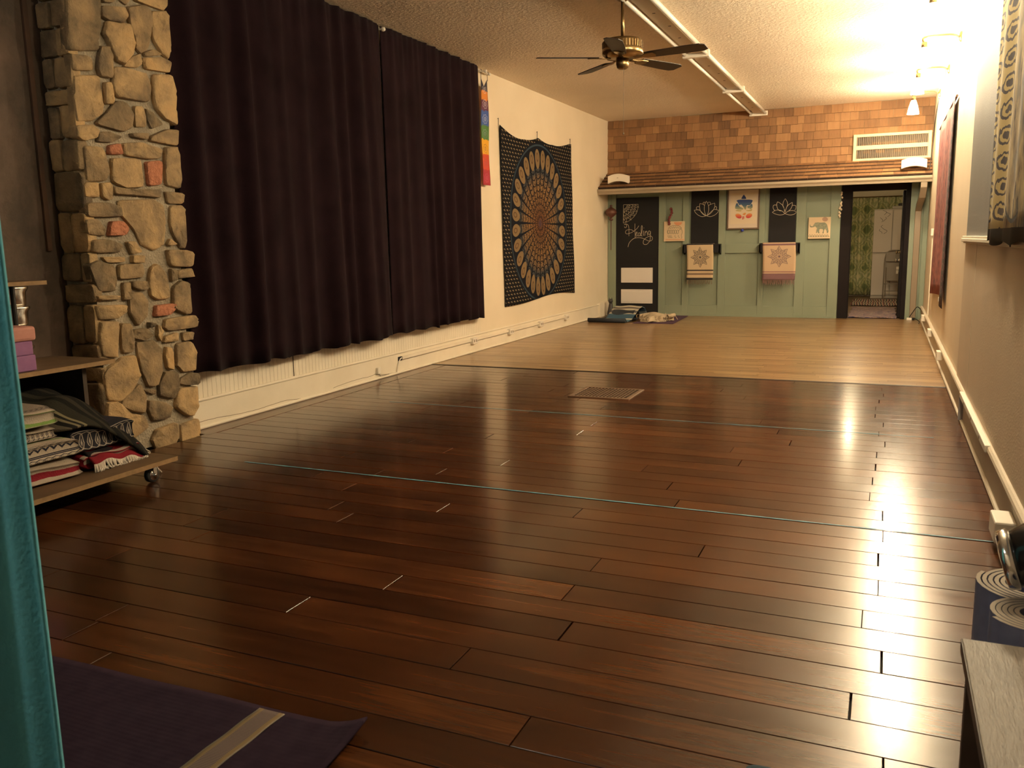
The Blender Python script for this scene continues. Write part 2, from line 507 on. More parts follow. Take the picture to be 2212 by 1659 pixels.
# pent roof over the green panelling, with gutter and downspout
pr = thing('pent_roof', 'narrow cedar shingle pent roof above the green panelled wall', 'roof', (0, 0, 0))
ZR0, ZR1, YR0, YR1 = 2.085, 2.365, 13.60, D-.02
ang = math.atan2(YR1-YR0, ZR1-ZR0)
ln = math.hypot(YR1-YR0, ZR1-ZR0)
M().poly([(XL+.002, YR0+.02, ZR0-.02), (XR-.002, YR0+.02, ZR0-.02), (XR-.002, YR1, ZR1-.02), (XL+.002, YR1, ZR1-.02)]).build('roof_deck', plain('roof_deck', (.06, .035, .02), .9), pr, solid=.02)
M().box(XL+.002, XR-.002, YR0+.03, D-.022, 2.045, 2.06).build('soffit', MATS['green'], pr)
for row in range(5):
    x = XL+.002; tt = row/5.0
    yy, zz = YR0+(YR1-YR0)*tt, ZR0+(ZR1-ZR0)*tt
    while x < XR-.01:
        w = rz.uniform(.1, .24); w = min(w, XR-.002-x)
        if XR-.002-(x+w) < .05: w = XR-.002-x
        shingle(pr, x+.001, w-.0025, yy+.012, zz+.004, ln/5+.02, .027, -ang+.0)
        x += w
g = M()
prof = [(13.655, 2.075), (13.655, 1.992), (13.585, 1.992), (13.575, 2.02), (13.555, 2.045), (13.552, 2.072), (13.560, 2.078), (13.566, 2.070), (13.572, 2.045), (13.592, 2.02), (13.60, 2.002), (13.645, 2.002), (13.645, 2.075)]
pts0 = [(XL+.003, a, b) for a, b in prof]
g.prism(pts0, (XR-XL-.006, 0, 0))
MATS['gutter'] = plain('beige_aluminium', (.33, .265, .19), .5)
g.build('gutter', MATS['gutter'], label='beige metal gutter along the edge of the shingle pent roof', cat='gutter')
ds = thing('downspout', 'tan downspout bending from the gutter down beside the doorway', 'downspout', (.40, 14.05, 0))
P1 = [(.445, 13.62, 1.99), (.445, 13.62, 1.93), (.435, 13.72, 1.80), (.41, 13.98, 1.68), (.405, 14.09, 1.60), (.405, 14.10, .03)]
dm = M()
pp = [Vector(p) for p in P1]; b = 0
for i, p in enumerate(pp):
    tdir = (pp[min(i+1, 5)]-pp[max(i-1, 0)]).normalized(); sd = Vector((1, 0, 0)); up = sd.cross(tdir)
    dm.v += [tuple(p+sd*sx*.042+up*sy*.03) for sx, sy in ((-1, -1), (1, -1), (1, 1), (-1, 1))]
for i in range(5):
    for k in range(4):
        j = (k+1) % 4; dm.f.append((i*4+k, i*4+j, i*4+4+j, i*4+4+k))
dm.f.append((0, 1, 2, 3)); dm.f.append((20, 21, 22, 23))
MATS['downspout'] = plain('tan_downspout', (.22, .165, .11), .5)
dm.build('pipe', MATS['downspout'], ds, bevel=.006)
for zc in (.35, 1.45): M().box(.36, .45, 14.085, D-.02, zc, zc+.03).build('strap', MATS['downspout'], ds)

# baseboards
def bbl(x0, dirx, y0, y1, h, cap, nm, mt):
    s_ = M(); w = dirx
    s_.box(min(x0, x0+w*.022), max(x0, x0+w*.022), y0, y1, 0, h)
    s_.tube([(x0+w*.02, y0, h), (x0+w*.02, y1, h)], cap, 10)
    s_.tube([(x0+w*.026, y0, .012), (x0+w*.026, y1, .012)], .013, 8)
    return s_.build(nm, mt, kind='structure')
bl = bbl(XL, 1, 4.36, D-.02, .205, .012, 'baseboard_left', MATS['trimwhite'])
M().box(XL+.0, XL+.055, 13.55, D-.03, 0, .235).build('corner_block', MATS['trimwhite'], bl, bevel=.004)
br = bbl(XR, -1, YB, D-.02, .19, .021, 'baseboard_right', MATS['trimtan'])
# hairline cracks along the left baseboard
ck = plain('crack', (.16, .11, .06), .9)
c1 = [at(x, y, 'x', XL+.0228) for x, y in ((430, 912), (470, 902), (520, 893), (570, 880), (610, 867), (650, 861))]
c2 = [at(x, y, 'x', XL+.0228) for x, y in ((720, 838), (760, 823), (800, 813), (812, 808), (830, 809), (856, 804))]
for c_ in (c1, c2):
    q = smoothline(c_, 4); q = [p+Vector((0, 0, random.uniform(-.002, .002))) for p in q]
    M().ribbon(q, .0035, (1, 0, 0)).build('crack', ck, bl)

# ================================================================== STONE PILLAR
XP = -4.25
ZA = [[(240,-30),(590,-30),(605,300),(575,440),(590,540),(430,550),(265,530),(245,300)],
[(610,70),(860,90),(900,170),(860,250),(690,225),(620,180)],
[(690,240),(850,265),(930,270),(980,480),(950,590),(860,690),(770,640),(690,450),(640,370)],
[(910,90),(1080,70),(1150,130),(1160,300),(1120,540),(1050,575),(1000,520),(980,400),(920,230)],
[(1165,140),(1310,135),(1345,200),(1370,560),(1340,630),(1270,570),(1185,430),(1160,260)],
[(985,-60),(1330,-60),(1325,70),(1295,120),(1150,70),(990,15)],
[(620,-70),(750,-70),(740,35),(630,30)],[(765,-70),(965,-70),(900,60),(840,20)],
[(1080,580),(1180,540),(1270,600),(1100,620)],[(1085,630),(1290,625),(1385,680),(1370,790),(1105,755)],
[(880,700),(950,620),(1050,590),(1070,690),(1010,740),(870,725)],
[(590,600),(620,510),(700,520),(735,620),(725,850),(600,820),(575,740)],
[(280,590),(460,610),(510,640),(520,770),(310,770)],
[(320,835),(590,840),(605,950),(640,1150),(630,1220),(520,1310),(360,1310),(330,1050)],
[(650,900),(720,905),(745,1060),(740,1130),(665,1130)],
[(750,740),(880,745),(1100,800),(1150,960),(1130,1110),(800,1050),(745,960)],
[(1190,830),(1390,835),(1430,1030),(1430,1200),(1440,1350),(1330,1300),(1220,1190),(1185,1050)],
[(680,1230),(770,1110),(880,1110),(970,1250),(940,1390),(850,1430),(560,1340)],
[(975,1160),(1070,1160),(1120,1290),(1110,1380),(990,1375)],[(1110,1180),(1180,1220),(1290,1350),(1170,1400),(1130,1310)],
[(340,1370),(520,1360),(590,1420),(560,1500),(420,1530),(350,1480)],[(590,1440),(700,1430),(850,1490),(730,1550),(580,1540)],
[(940,1450),(1120,1450),(1110,1520),(950,1490)],[(1170,1480),(1320,1410),(1440,1420),(1440,1590),(1150,1530)]]
ZB = [[(400,80),(560,90),(610,150),(650,350),(620,420),(440,430),(415,240)],
[(815,50),(1000,40),(1190,110),(1180,200),(1050,205),(830,170)],[(1240,100),(1360,100),(1400,430),(1385,500),(1250,465),(1235,300)],
[(690,205),(970,215),(1010,490),(830,500),(710,440)],[(715,490),(830,510),(1060,520),(1180,520),(1180,600),(1060,590),(720,565)],
[(1240,540),(1430,560),(1420,665),(1270,665)],[(410,450),(545,450),(560,600),(420,590)],[(580,460),(680,450),(705,600),(650,630),(590,590)],
[(435,660),(640,655),(760,690),(780,790),(600,800),(440,790)],
[(770,650),(1100,630),(1230,690),(1240,900),(1220,1080),(1120,1135),(1000,1070),(930,930),(800,790)],
[(1300,700),(1410,685),(1450,740),(1450,1100),(1390,1100),(1310,950),(1290,830)],[(430,830),(560,830),(615,920),(610,990),(450,980)],
[(490,1040),(640,1030),(790,1080),(770,1160),(500,1165)],[(840,1060),(930,1050),(1000,1160),(890,1185)],[(1290,1020),(1360,1080),(1290,1100),(1255,1080)],
[(1260,1140),(1420,1140),(1515,1160),(1505,1305),(1290,1300)],[(590,1210),(830,1210),(820,1260),(650,1270)],[(900,1195),(1010,1195),(1010,1270),(900,1270)],
[(460,1290),(560,1250),(710,1310),(730,1440),(720,1550),(560,1560),(500,1430)],[(765,1290),(1000,1280),(1020,1380),(1000,1420),(770,1435)],
[(1090,1330),(1150,1290),(1230,1380),(1280,1620),(1160,1640),(1090,1600),(1070,1450)],[(1360,1350),(1500,1325),(1535,1410),(1370,1430)],
[(1290,1330),(1345,1340),(1355,1440),(1300,1460)],[(1320,1530),(1400,1460),(1490,1480),(1500,1775),(1450,1790),(1320,1730)],
[(800,1480),(870,1470),(885,1640),(810,1650)],[(890,1460),(1040,1455),(1055,1530),(1000,1555),(900,1520)]]
ZC = [[(520,85),(750,85),(740,125),(530,125)],[(510,190),(800,180),(800,250),(720,310),(540,325)],
[(850,70),(960,55),(1020,140),(1010,290),(930,385),(850,260)],[(1210,320),(1500,280),(1525,330),(1510,400),(1240,430),(1200,400)],
[(550,360),(730,350),(720,560),(730,690),(570,680),(545,500)],[(755,370),(860,370),(885,500),(880,640),(780,655)],
[(885,430),(1000,410),(1090,480),(1000,530),(890,510)],[(1040,350),(1110,360),(1080,400),(1040,400)],[(1130,370),(1180,440),(1150,540),(1120,480)],
[(1200,490),(1330,450),(1340,530),(1190,555)],[(1375,455),(1490,445),(1490,520),(1390,535)],
[(1320,570),(1480,550),(1530,650),(1510,820),(1390,840),(1320,780)],[(1210,600),(1270,610),(1285,820),(1220,800),(1200,700)],
[(930,560),(1100,540),(1170,620),(1170,850),(1110,980),(1030,980),(980,850),(940,680)],[(1190,850),(1310,850),(1330,1000),(1280,1110),(1150,1080),(1140,980)],
[(1350,920),(1460,850),(1540,860),(1540,965),(1440,975),(1340,960)],[(1330,1020),(1520,990),(1525,1180),(1480,1275),(1410,1270),(1310,1190)],
[(600,840),(760,720),(890,690),(945,880),(880,1010),(750,1130),(620,1120)],[(770,1130),(940,960),(1000,1080),(1000,1250),(880,1230),(760,1180)],
[(1035,1130),(1180,1140),(1270,1200),(1250,1290),(1080,1330),(1035,1220)],[(1000,1020),(1110,1020),(1100,1070),(1010,1040)],
[(1370,1370),(1540,1310),(1550,1480),(1530,1540),(1380,1560)],[(1120,1420),(1320,1350),(1350,1480),(1300,1600),(1120,1610),(1080,1520)],
[(620,1150),(740,1150),(860,1260),(1010,1280),(1040,1400),(800,1560),(620,1400)]]
BRK = [([(660,70),(770,50),(795,160),(655,160)], 300, 4.74), ([(1040,240),(1190,235),(1195,465),(1070,480),(1055,350)], 300, 4.74),
       ([(680,850),(800,845),(860,920),(820,985),(655,990)], 300, 4.74), ([(1110,185),(1300,165),(1305,210),(1250,275),(1100,290)], 620, 4.608)]
pil = thing('stone_pillar', 'tan fieldstone pillar with a few salmon bricks beside the dark curtain', 'pillar', (XP, 3.98, 0))
M().box(XA-.05, XP-.016, 3.652, 4.335, 0, HC).build('mortar_core', MATS['mortar'], pil)
rs = random.Random(5)
def stone(poly, nrm, mat, depth, base_off=.03, sink=.0):
    "a field stone: outline on the face, bulging along nrm"
    nrm = Vector(nrm); P = [Vector(p) for p in poly]
    q = rounded(P, .17, 2)
    n = len(q); c = sum(q, Vector())/n
    mm = M()
    q = [p + (p-c)*rs.uniform(-.02, .035) for p in q]
    tilt = Vector((rs.uniform(-.06, .06), rs.uniform(-.06, .06), rs.uniform(-.06, .06)))
    rings = [(1.07, -base_off), (1.065, depth*.5), (1.03, depth*.9), (.955, depth*1.0), (.55, depth*1.03)]
    for sc, dd in rings:
        for p in q:
            v = c+(p-c)*sc
            h = dd + ((p-c)*sc).dot(tilt) + (rs.uniform(-.006, .006) if dd > depth*.7 else 0)
            mm.v.append(tuple(v + nrm*h))
    for r_ in range(len(rings)-1):
        for i in range(n):
            j = (i+1) % n; mm.f.append((r_*n+i, r_*n+j, (r_+1)*n+j, (r_+1)*n+i))
    b = len(mm.v); mm.v.append(tuple(c+nrm*depth*1.05))
    for i in range(n): mm.f.append(((len(rings)-1)*n+i, (len(rings)-1)*n+(i+1) % n, b))
    return mm
def put_stone(poly, nrm, mat, depth, nm='stone'):
    o = stone(poly, nrm, mat, depth).build(nm, mat, pil)
    d = o.data; k_ = (len(d.vertices)-1)//5*2; d.polygons.foreach_set('use_smooth', [i >= k_ for i in range(len(d.polygons))])
    return o
for Z, y0, sc in ((ZA, 0, 1760/350), (ZB, 300, 1659/350), (ZC, 620, 1613/350)):
    for pl in Z: put_stone(zoompts(pl, 90, y0, sc, 'x', XP-.02), (1, 0, 0), MATS['stone'], rs.uniform(.022, .04))
for pl, y0, sc in BRK: put_stone(zoompts(pl, 90, y0, sc, 'x', XP-.02), (1, 0, 0), MATS['brick'], .035, 'brick')
for (a, b, z0_, z1_) in ((3.65, 3.83, 2.72, 2.95), (3.86, 4.05, 2.74, 2.9), (4.07, 4.33, 2.87, 3.03), (3.66, 3.95, 2.98, 3.2), (3.97, 4.06, 2.92, 3.19), (4.08, 4.33, 3.05, 3.2)):
    put_stone([(XP-.02, a, z0_), (XP-.02, b, z0_), (XP-.02, b, z1_), (XP-.02, a, z1_)], (1, 0, 0), MATS['stone'], .04)
# the side of the pillar that turns to the alcove
z = .03
while z < HC-.08:
    h = min(rs.uniform(.09, .24), HC-.02-z)
    cuts = [-4.495, -4.245] if (rs.random() < .45 or h < .12) else [-4.495, rs.uniform(-4.42, -4.33), -4.245]
    for a, b in zip(cuts, cuts[1:]):
        j = lambda: rs.uniform(-.006, .006)
        put_stone([(a+.012, 3.645, z+j()), (b-.010, 3.645, z+j()), (b-.010, 3.645, z+h-.02+j()), (a+.012, 3.645, z+h-.02+j())], (0, -1, 0), MATS['stone'], rs.uniform(.018, .035))
    z += h
# thin timber strip on the alcove wall beside the stones
M().box(XA, XA+.02, 3.535, 3.565, 1.25, HC-.01).build('trim_2', mottled('old_timber', (.045, .022, .012), (.10, .05, .027), 5, .8), kind='structure', bevel=.003)
# ================================================================== WALL LAMPS (the room's light)
s = Sh('glowing_glass')
MATS['glow'] = s.out(col=(.9, .8, .6), rough=.5, emit=LAMP_COL, emit_s=LAMP_STRENGTH)
lampl = ['lit glass wall lamp nearest the shingle wall', 'lit glass wall lamp above the far end of the red tapestry', 'lit glass wall lamp above the near end of the red tapestry',
         'lit glass wall lamp above the slate grey panel', 'lit glass wall lamp above the gold batik tapestry', 'lit glass wall lamp closest to the camera, above the bench']
def wall_lamp(y, label, x=.235, z=2.90):
    L = thing('wall_lamp', label, 'lamp', (XR, y, z), 'glass wall lamps along the right wall')
    M().lathe([(.05, 0), (.05, .012), (.03, .022), (0, .024)], (XR, y, z+.16), (-1, 0, 0), 16).build('wall_plate', MATS['brass'], L, smooth=True)
    M().tube(smoothline([(XR-.02, y, z+.16), (XR-.10, y, z+.19), (x, y, z+.185), (x, y, z+.13)], 5), .008, 8).build('arm', MATS['brass'], L, smooth=True)
    M().lathe([(.0, .145), (.024, .14), (.026, .09), (.02, .088)], (x, y, z), (0, 0, 1), 16).build('socket', MATS['brass'], L, smooth=True)
    M().lathe([(.022, .10), (.038, .06), (.056, .0), (.07, -.08), (.072, -.08), (.0, -.066)], (x, y, z), (0, 0, 1), 20).build('glass_shade', MATS['glow'], L, smooth=True)
    return L
for y, lb in zip((12.75, 11.0, 9.3, 7.6, 5.7, 3.75), lampl): wall_lamp(y, lb)
# added globe, unseen behind the camera, standing in for a light inferred there
gb = thing('fill_globe', 'added white glass globe, unseen behind the camera, to light the teal curtain', 'lamp', (-2.4, -.55, HC))
M().lathe([(.06, HC-.001), (.06, HC-.03), (.045, HC-.04), (0, HC-.04)], (-2.4, -.55, 0), (0, 0, 1), 20).build('ceiling_plate', MATS['white'], gb, smooth=True)
s = Sh('fill_globe_glow'); MATS['globe'] = s.out(col=(.9, .9, .85), rough=.4, emit=(1.0, .95, .86), emit_s=GLOBE_STRENGTH)
M().lathe([(.05, HC-.04), (.09, HC-.075), (.105, HC-.13), (.09, HC-.185), (.05, HC-.22), (0, HC-.232)], (-2.4, -.55, 0), (0, 0, 1), 24).build('globe', MATS['globe'], gb, smooth=True)
# thin black cord dropping from the last lamp to the pent roof
M().tube(smoothline([(XR-.012, 12.8, 3.0), (XR-.012, 13.3, 2.9), (XR-.012, 13.62, 2.75), (XR-.015, 13.7, 2.55), (XR-.03, 13.68, 2.3), (XR-.045, 13.66, 2.16)], 6), .0055, 6).build(
    'lamp_cord', MATS['cord'], label='thin black cord hanging from the corner lamp to the pent roof', cat='cord')

# ================================================================== FLUORESCENT FIXTURES (switched off)
tubeM = plain('tube_glass', (.85, .82, .74), .18)
hous = plain('fixture_enamel', (.62, .55, .45), .45)
fl = ['bare fluorescent fixture nearest the camera, ahead of the ceiling fan', 'bare fluorescent fixture with two unlit tubes, right over the ceiling fan', 'unlit fluorescent fixture in the middle of the ceiling row', 'unlit fluorescent fixture ending at the shingle wall']
for (y0, y1), lb in zip(((4.42, 6.84), (6.84, 9.33), (9.33, 11.73), (11.73, 14.12)), fl):
    F = thing('fluorescent_fixture', lb, 'light', (-1.917, (y0+y1)/2, HC), 'fluorescent fixtures on the ceiling')
    M().prism([(-2.0, y0+.02, HC-.001), (-1.985, y0+.02, HC-.055), (-1.85, y0+.02, HC-.055), (-1.835, y0+.02, HC-.001)], (0, y1-y0-.04, 0)).build('housing', hous, F)
    for x in (-2.025, -1.81):
        M().tube([(x, y0+.03, HC-.062), (x, y1-.03, HC-.062)], .0185, 12).build('tube', tubeM, F, smooth=True)
    for y in (y0+.004, y1-.03):
        M().box(-2.055, -1.78, y, y+.026, HC-.095, HC-.025).build('end_plate', MATS['white'], F, bevel=.004)
    for k in range(3):
        M().box(-1.93+.02*(k % 2), -1.905+.02*(k % 2), y0+.7+k*.5, y0+.715+k*.5, HC-.0565, HC-.054).build('clip_slot', MATS['black'], F)

# ================================================================== CEILING FAN
FX, FY = -2.033, 7.0
fan = thing('ceiling_fan', 'brass ceiling fan with five dark wooden blades and a pull chain', 'fan', (FX, FY, HC))
M().lathe([(.07, HC-.001), (.072, HC-.03), (.06, HC-.055), (.025, HC-.075), (.0, HC-.075)], (FX, FY, 0), (0, 0, 1), 24).build('canopy', MATS['brass'], fan, smooth=True)
M().tube([(FX, FY, HC-.07), (FX, FY, 2.84)], .0135, 14).build('downrod', MATS['brass'], fan, smooth=True)
mo = M().lathe([(.03, 2.86), (.10, 2.855), (.148, 2.845), (.163, 2.828), (.163, 2.775), (.166, 2.772), (.166, 2.738), (.16, 2.73), (.13, 2.705), (.07, 2.70), (.0, 2.70)], (FX, FY, 0), (0, 0, 1), 40).build('motor_housing', MATS['brass'], fan, smooth=True)
rib = M()
for k in range(40):
    a = 2*PI*k/40; rib.obox((FX+.163*math.cos(a), FY+.163*math.sin(a), 2.80), .004, .012, .05, Matrix.Rotation(a, 3, 'Z'))
rib.build('rib_band', plain('brass_dark', (.16, .10, .045), .35, 1), mo, kind='stuff')
M().lathe([(.052, 2.70), (.052, 2.66), (.046, 2.632), (.03, 2.62), (.0, 2.618)], (FX, FY, 0), (0, 0, 1), 24).build('switch_housing', MATS['brass'], fan, smooth=True)
wood = mottled('dark_blade', (.018, .010, .007), (.035, .02, .012), 8, .45)
for k in range(5):
    a = math.radians(-8+72*k); R = Matrix.Rotation(a, 3, 'Z')
    def loc(p): return Vector((FX, FY, 0)) + R @ Vector(p)
    pitch = -.17
    out_ = [(.20, -.05), (.24, -.058), (.55, -.072), (.66, -.07), (.70, -.045), (.70, .045), (.66, .07), (.55, .072), (.24, .058), (.20, .05)]
    top = [loc((x, y, 2.705 + y*pitch)) for x, y in out_]
    bl_ = M().prism(top, (0, 0, .007)).build('blade', wood, fan, bevel=.002)
    M().prism([loc((x, y, 2.698+y*pitch)) for x, y in ((.10, -.02), (.17, -.014), (.205, -.04), (.27, -.042), (.285, 0), (.27, .042), (.205, .04), (.17, .014), (.10, .02))], (0, 0, .006)).build('blade_bracket', MATS['brass'], bl_)
ch = M(); ch.tube([(FX+.02, FY-.04, 2.64), (FX+.022, FY-.045, 2.12)], .0013, 6)
ch.lathe([(0, 2.10), (.006, 2.105), (.007, 2.115), (.0, 2.125)], (FX+.022, FY-.045, 0), (0, 0, 1), 10)
ch.build('pull_chain', plain('chain', (.16, .12, .08), .6, .5), fan)

# ================================================================== CURTAINS
s = Sh('plum_velvet'); P = s.pos()
n = s.noise(P, 160, 2); w = s.noise(P, 5, 3)
MATS['velvet'] = s.out(col=s.ramp(w, [(.3, (.010, .0044, .0062)), (.7, (.0155, .0068, .0092))]), rough=.95, spec=.06, sheen=.02, bump=n, bd=.001)
def curtain_panel(y0, y1, folds, seed, name, label, z0, z1, mat, x0, amp=.05, flare=0):
    q = random.Random(seed)
    cs = []; pos_ = 0
    for i in range(folds): pos_ += q.uniform(.6, 1.45); cs.append(pos_)
    tot = pos_+q.uniform(.4, .8); cs = [c/tot for c in cs]
    hs = [q.uniform(.55, 1.25) for _ in cs]; ws = [q.uniform(.25, .42)/folds for _ in cs]; lean = [q.uniform(-.012, .012) for _ in cs]
    hem = [q.uniform(-.012, .012) for _ in range(8)]
    def fn(u, v):
        z = z0+(z1-z0)*v; d = 1-v
        x = 0
        for c, h, w_, l in zip(cs, hs, ws, lean):
            t = (u-c-l*d)/w_
            x += h*math.exp(-t*t*(1.0-.25*d))*(amp*(.45+.75*d**.7))
        x += .006*math.sin(u*folds*14+seed)*max(0, (v-.86)/.14)
        x += .006*math.sin(u*folds*5.3+2+seed)*math.sin(v*3)
        y = y0+(y1-y0)*u + .012*math.sin(u*folds*6+v*2)*d
        if v < .001: z += hem[int(u*7.99)]*.6+.008*math.sin(u*folds*4.4)
        return (x0+x, y, z)
    return M().grid(fn, folds*16, 24).build(name, mat, smooth=True, solid=.006, label=label, cat='curtain', group=None)
curtain_panel(4.38, 6.93, 11, 21, 'curtain', 'long dark plum curtain panel hanging next to the stone pillar', .405, 3.195, MATS['velvet'], XL+.085, .078)
curtain_panel(6.96, 8.98, 10, 4, 'curtain', 'dark plum curtain panel beside the rainbow banner', .41, 3.195, MATS['velvet'], XL+.085, .064)
rod = thing('curtain_rod', 'white curtain rod fixed under the ceiling along the left wall', 'curtain rod', (XL, 7, 3.18))
M().tube([(XL+.06, 4.37, 3.172), (XL+.06, 9.33, 3.172)], .011, 10).build('rod', MATS['white'], rod, smooth=True)
M().lathe([(0, .03), (.014, .026), (.018, .012), (.014, 0), (.011, -.005)], (XL+.06, 9.33, 3.172), (0, 1, 0), 14).build('finial', MATS['white'], rod, smooth=True)
for y in (6.945, 9.10):
    M().box(XL, XL+.115, y-.008, y+.008, 3.155, 3.17).lathe([(0, -.02), (.016, -.014), (.02, 0), (.016, .014), (0, .02)], (XL+.125, y, 3.16), (1, 0, 0), 14).build('bracket', MATS['white'], rod)

# ================================================================== RAINBOW BANNER
s = Sh('rainbow_banner'); u, v = s.uv()
bands = [(.0, (.33, .012, .03)), (.145, (.52, .05, .015)), (.29, (.74, .36, .012)), (.43, (.05, .16, .03)), (.565, (.02, .07, .3)), (.70, (.09, .012, .045)), (.80, (.62, .2, .02)), (.885, (.012, .010, .03))]
dv = s.noise(s.vec(u*3, v*14, 0.0), 2, 2)*.06-.03
base = s.ramp(v+dv, bands, True)
cell = (v*7.2).fract(); du = (u-.5)*1.0; dz = (cell-.5)*1.05
r = (du*du+dz*dz).sqrt()+(dz.atan2(du)*8).sin()*.03
ring = r.between(.27, .32).max((r-.13).abs().lt(.03)).max(du.abs().lt(.03)*dz.abs().lt(.1))
c = s.mix(ring*.55, base, s.ramp(v, [(0, (.6, .1, .2)), (.4, (.02, .02, .02)), (.6, (.4, .45, .6)), (1, (.7, .6, .6))]))
MATS['banner'] = s.out(col=c, rough=.7)
ban = thing('rainbow_banner', 'narrow rainbow striped banner with round emblems hanging at the end of the curtain rod', 'banner', (XL+.06, 9.17, 1.92))
def bfn(u, v):
    z = 1.915+(3.10-1.915)*v
    if v > .92: z -= .085*(1-abs(u-.5)*2)*((v-.92)/.08)
    w0 = .185+.012*(1-v); y = 9.19+.01*(1-v)+(u-.5)*w0
    return (XL+.06+.006*math.sin(v*9+u*2), y, z)
M().grid(bfn, 6, 60).build('cloth', MATS['banner'], ban, smooth=True, solid=.002)
for y in (9.103, 9.28):
    M().tube([(XL+.06+.018*math.cos(a), y, 3.168+.018*math.sin(a)) for a in [2*PI*k/14 for k in range(15)]], .003, 6).tube([(XL+.062, y, 3.152), (XL+.062, y+.002, 3.085)], .003, 6).build('ring', MATS['cord'], ban)

# ================================================================== MANDALA TAPESTRY (left wall)
TY0, TY1, TZ0, TZ1 = 9.70, 12.36, .455, 2.66
s = Sh('mandala_cloth'); P = s.sep(s.pos())
gy = (P[1]-11.0)/1.02; gz = (P[2]-1.50)/1.02
r = (gy*gy+gz*gz).sqrt(); th = gz.atan2(gy)
NP = 28.0
tp = (th*(NP/(2*PI))+100.0).fract()-.5                # -.5 .. .5 across one petal
pet = tp.abs()
navy, gold, tan_, brown = (.006, .007, .012), (.20, .135, .062), (.16, .10, .055), (.085, .040, .022)
ph = (r*12.0-(pet*pet*2.2)).fract()      # scalloped rows
row = ph.between(.10, .90)
speck = s.noise(s.pos(), 60, 2)
colr = s.ramp(r, [(.0, (.07, .035, .035)), (.1, (.16, .072, .03)), (.45, (.23, .135, .055)), (.6, (.20, .13, .07)), (.66, (.055, .06, .065)), (.76, (.06, .062, .065)), (1, (.24, .17, .085))])
colr = s.mix(s.maprange(speck, .4, .6, 0, .75), colr, navy)
inner = s.mix(row, navy, colr)
inner = s.mix(pet.gt(.41-r*.03)*r.gt(.08), inner, navy)
tipd = ((tp*tp)*6.0 + (r-.835)*(r-.835)*62).lt(1.0)   # rounded tips
tipr = s.mix(((tp*tp)*30+(r-.86)*(r-.86)*260).sqrt().between(.6, 1.0), (.175, .12, .062), (.095, .058, .032))
inner = s.mix(r.gt(.72)*(tipd*-1+1), inner, navy)
inner = s.mix(tipd, inner, tipr)
inner = s.mix(r.between(1.0, 1.022), inner, (.03, .05, .07))
inner = s.mix(r.lt(.05), inner, (.06, .035, .045))
# field of little crescent marks round the disc
cy = P[1]*11.0; cz = P[2]*21.0
odd = (cz.floor()*.5).fract()
fy = (cy+odd).fract()-.5; fz = cz.fract()-.5
mk = ((fy*fy*2.6+fz*fz*2.6).sqrt()).between(.16, .46)*(fz+fy*.5).gt(-.05)
field = s.mix(mk, (.007, .007, .009), (.25, .19, .115))
c = s.mix(r.lt(1.045), field, inner)
edge = (P[1].lt(9.74)).max(P[1].gt(12.36))
c = s.mix(edge, c, (.008, .008, .01))
MATS['mandala'] = s.out(col=c, rough=.9, spec=.1)
def tfn(u, v):
    yb = 9.775+(12.40-9.775)*u; yt = 9.695+(12.285-9.695)*u
    y = yb+(yt-yb)*v
    zb = .455+.02*u+.035*math.sin(u*PI)*1.0-.02*math.sin(u*PI*2)
    hu = u*2.06
    zt = 2.655 - .105*abs(math.sin(PI*min(hu, 2)))*(1 if u < .5 else .75) - (.035 if .3 < u < .7 else 0)*math.sin((u-.3)/.4*PI) + .012*u
    z = zb+(zt-zb)*v
    x = XL+.014+.006*math.sin(u*9+v*3)+.004*math.sin(v*14+u*5)
    return (x, y, z)
tap = thing('mandala_tapestry', 'black and gold mandala tapestry hanging on the cream wall', 'tapestry', (XL+.01, 11.0, .455))
M().grid(tfn, 60, 40).build('cloth', MATS['mandala'], tap, smooth=True, solid=.002)
for px, py in ((1076, 266), (1160, 294), (1231, 309)):
    p = at(px, py, 'x', XL+.02)
    M().tube([p+Vector((-.008, 0, .05)), p+Vector((.005, 0, .06)), p+Vector((0, .004, -.03))], .004, 6).build('hook', MATS['cord'], tap)

# ================================================================== LEFT WALL RACEWAY AND OUTLETS
rc = thing('cable_raceway', 'white cable raceway with outlet boxes along the left baseboard', 'raceway', (XL+.03, 9.5, .14))
M().box(XL+.022, XL+.040, 7.20, 12.1, .135, .165).build('channel', MATS['trimwhite'], rc, bevel=.002)
MATS['shadowline'] = plain('grey_plastic', (.30, .25, .19), .6)
M().box(XL+.022, XL+.036, 7.20, 12.1, .1315, .135).build('lower_lip', MATS['shadowline'], rc)
for y in (8.80, 9.86, 10.90, 11.94):
    o_ = M().box(XL+.022, XL+.062, y-.06, y+.06, .105, .175).build('outlet_box', MATS['white'], rc, bevel=.004)
    for dy in (-.025, .025):
        M().box(XL+.062, XL+.0635, y+dy-.012, y+dy+.012, .125, .155).build('socket', MATS['shadowline'], o_)
M().tube(smoothline([(XL+.03, 7.195, .15), (XL+.034, 7.16, .14), (XL+.034, 7.12, .09), (XL+.032, 7.10, .03), (XL+.034, 7.10, .012)], 5), .006, 6).build('loose_cable', MATS['white'], rc)
M().box(XL+.022, XL+.03, 7.14, 7.2, .125, .165).build('open_end', MATS['black'], rc)
ob = thing('jack_box', 'small white jack box low on the left baseboard', 'outlet', (XL+.022, 6.76, .05))
M().box(XL+.022, XL+.048, 6.735, 6.785, .055, .115).build('cover', MATS['white'], ob, bevel=.004)
M().tube([(XL+.03, 6.77, .056), (XL+.03, 6.80, .03), (XL+.03, 6.95, .022)], .004, 6).build('wire', MATS['shadowline'], ob)

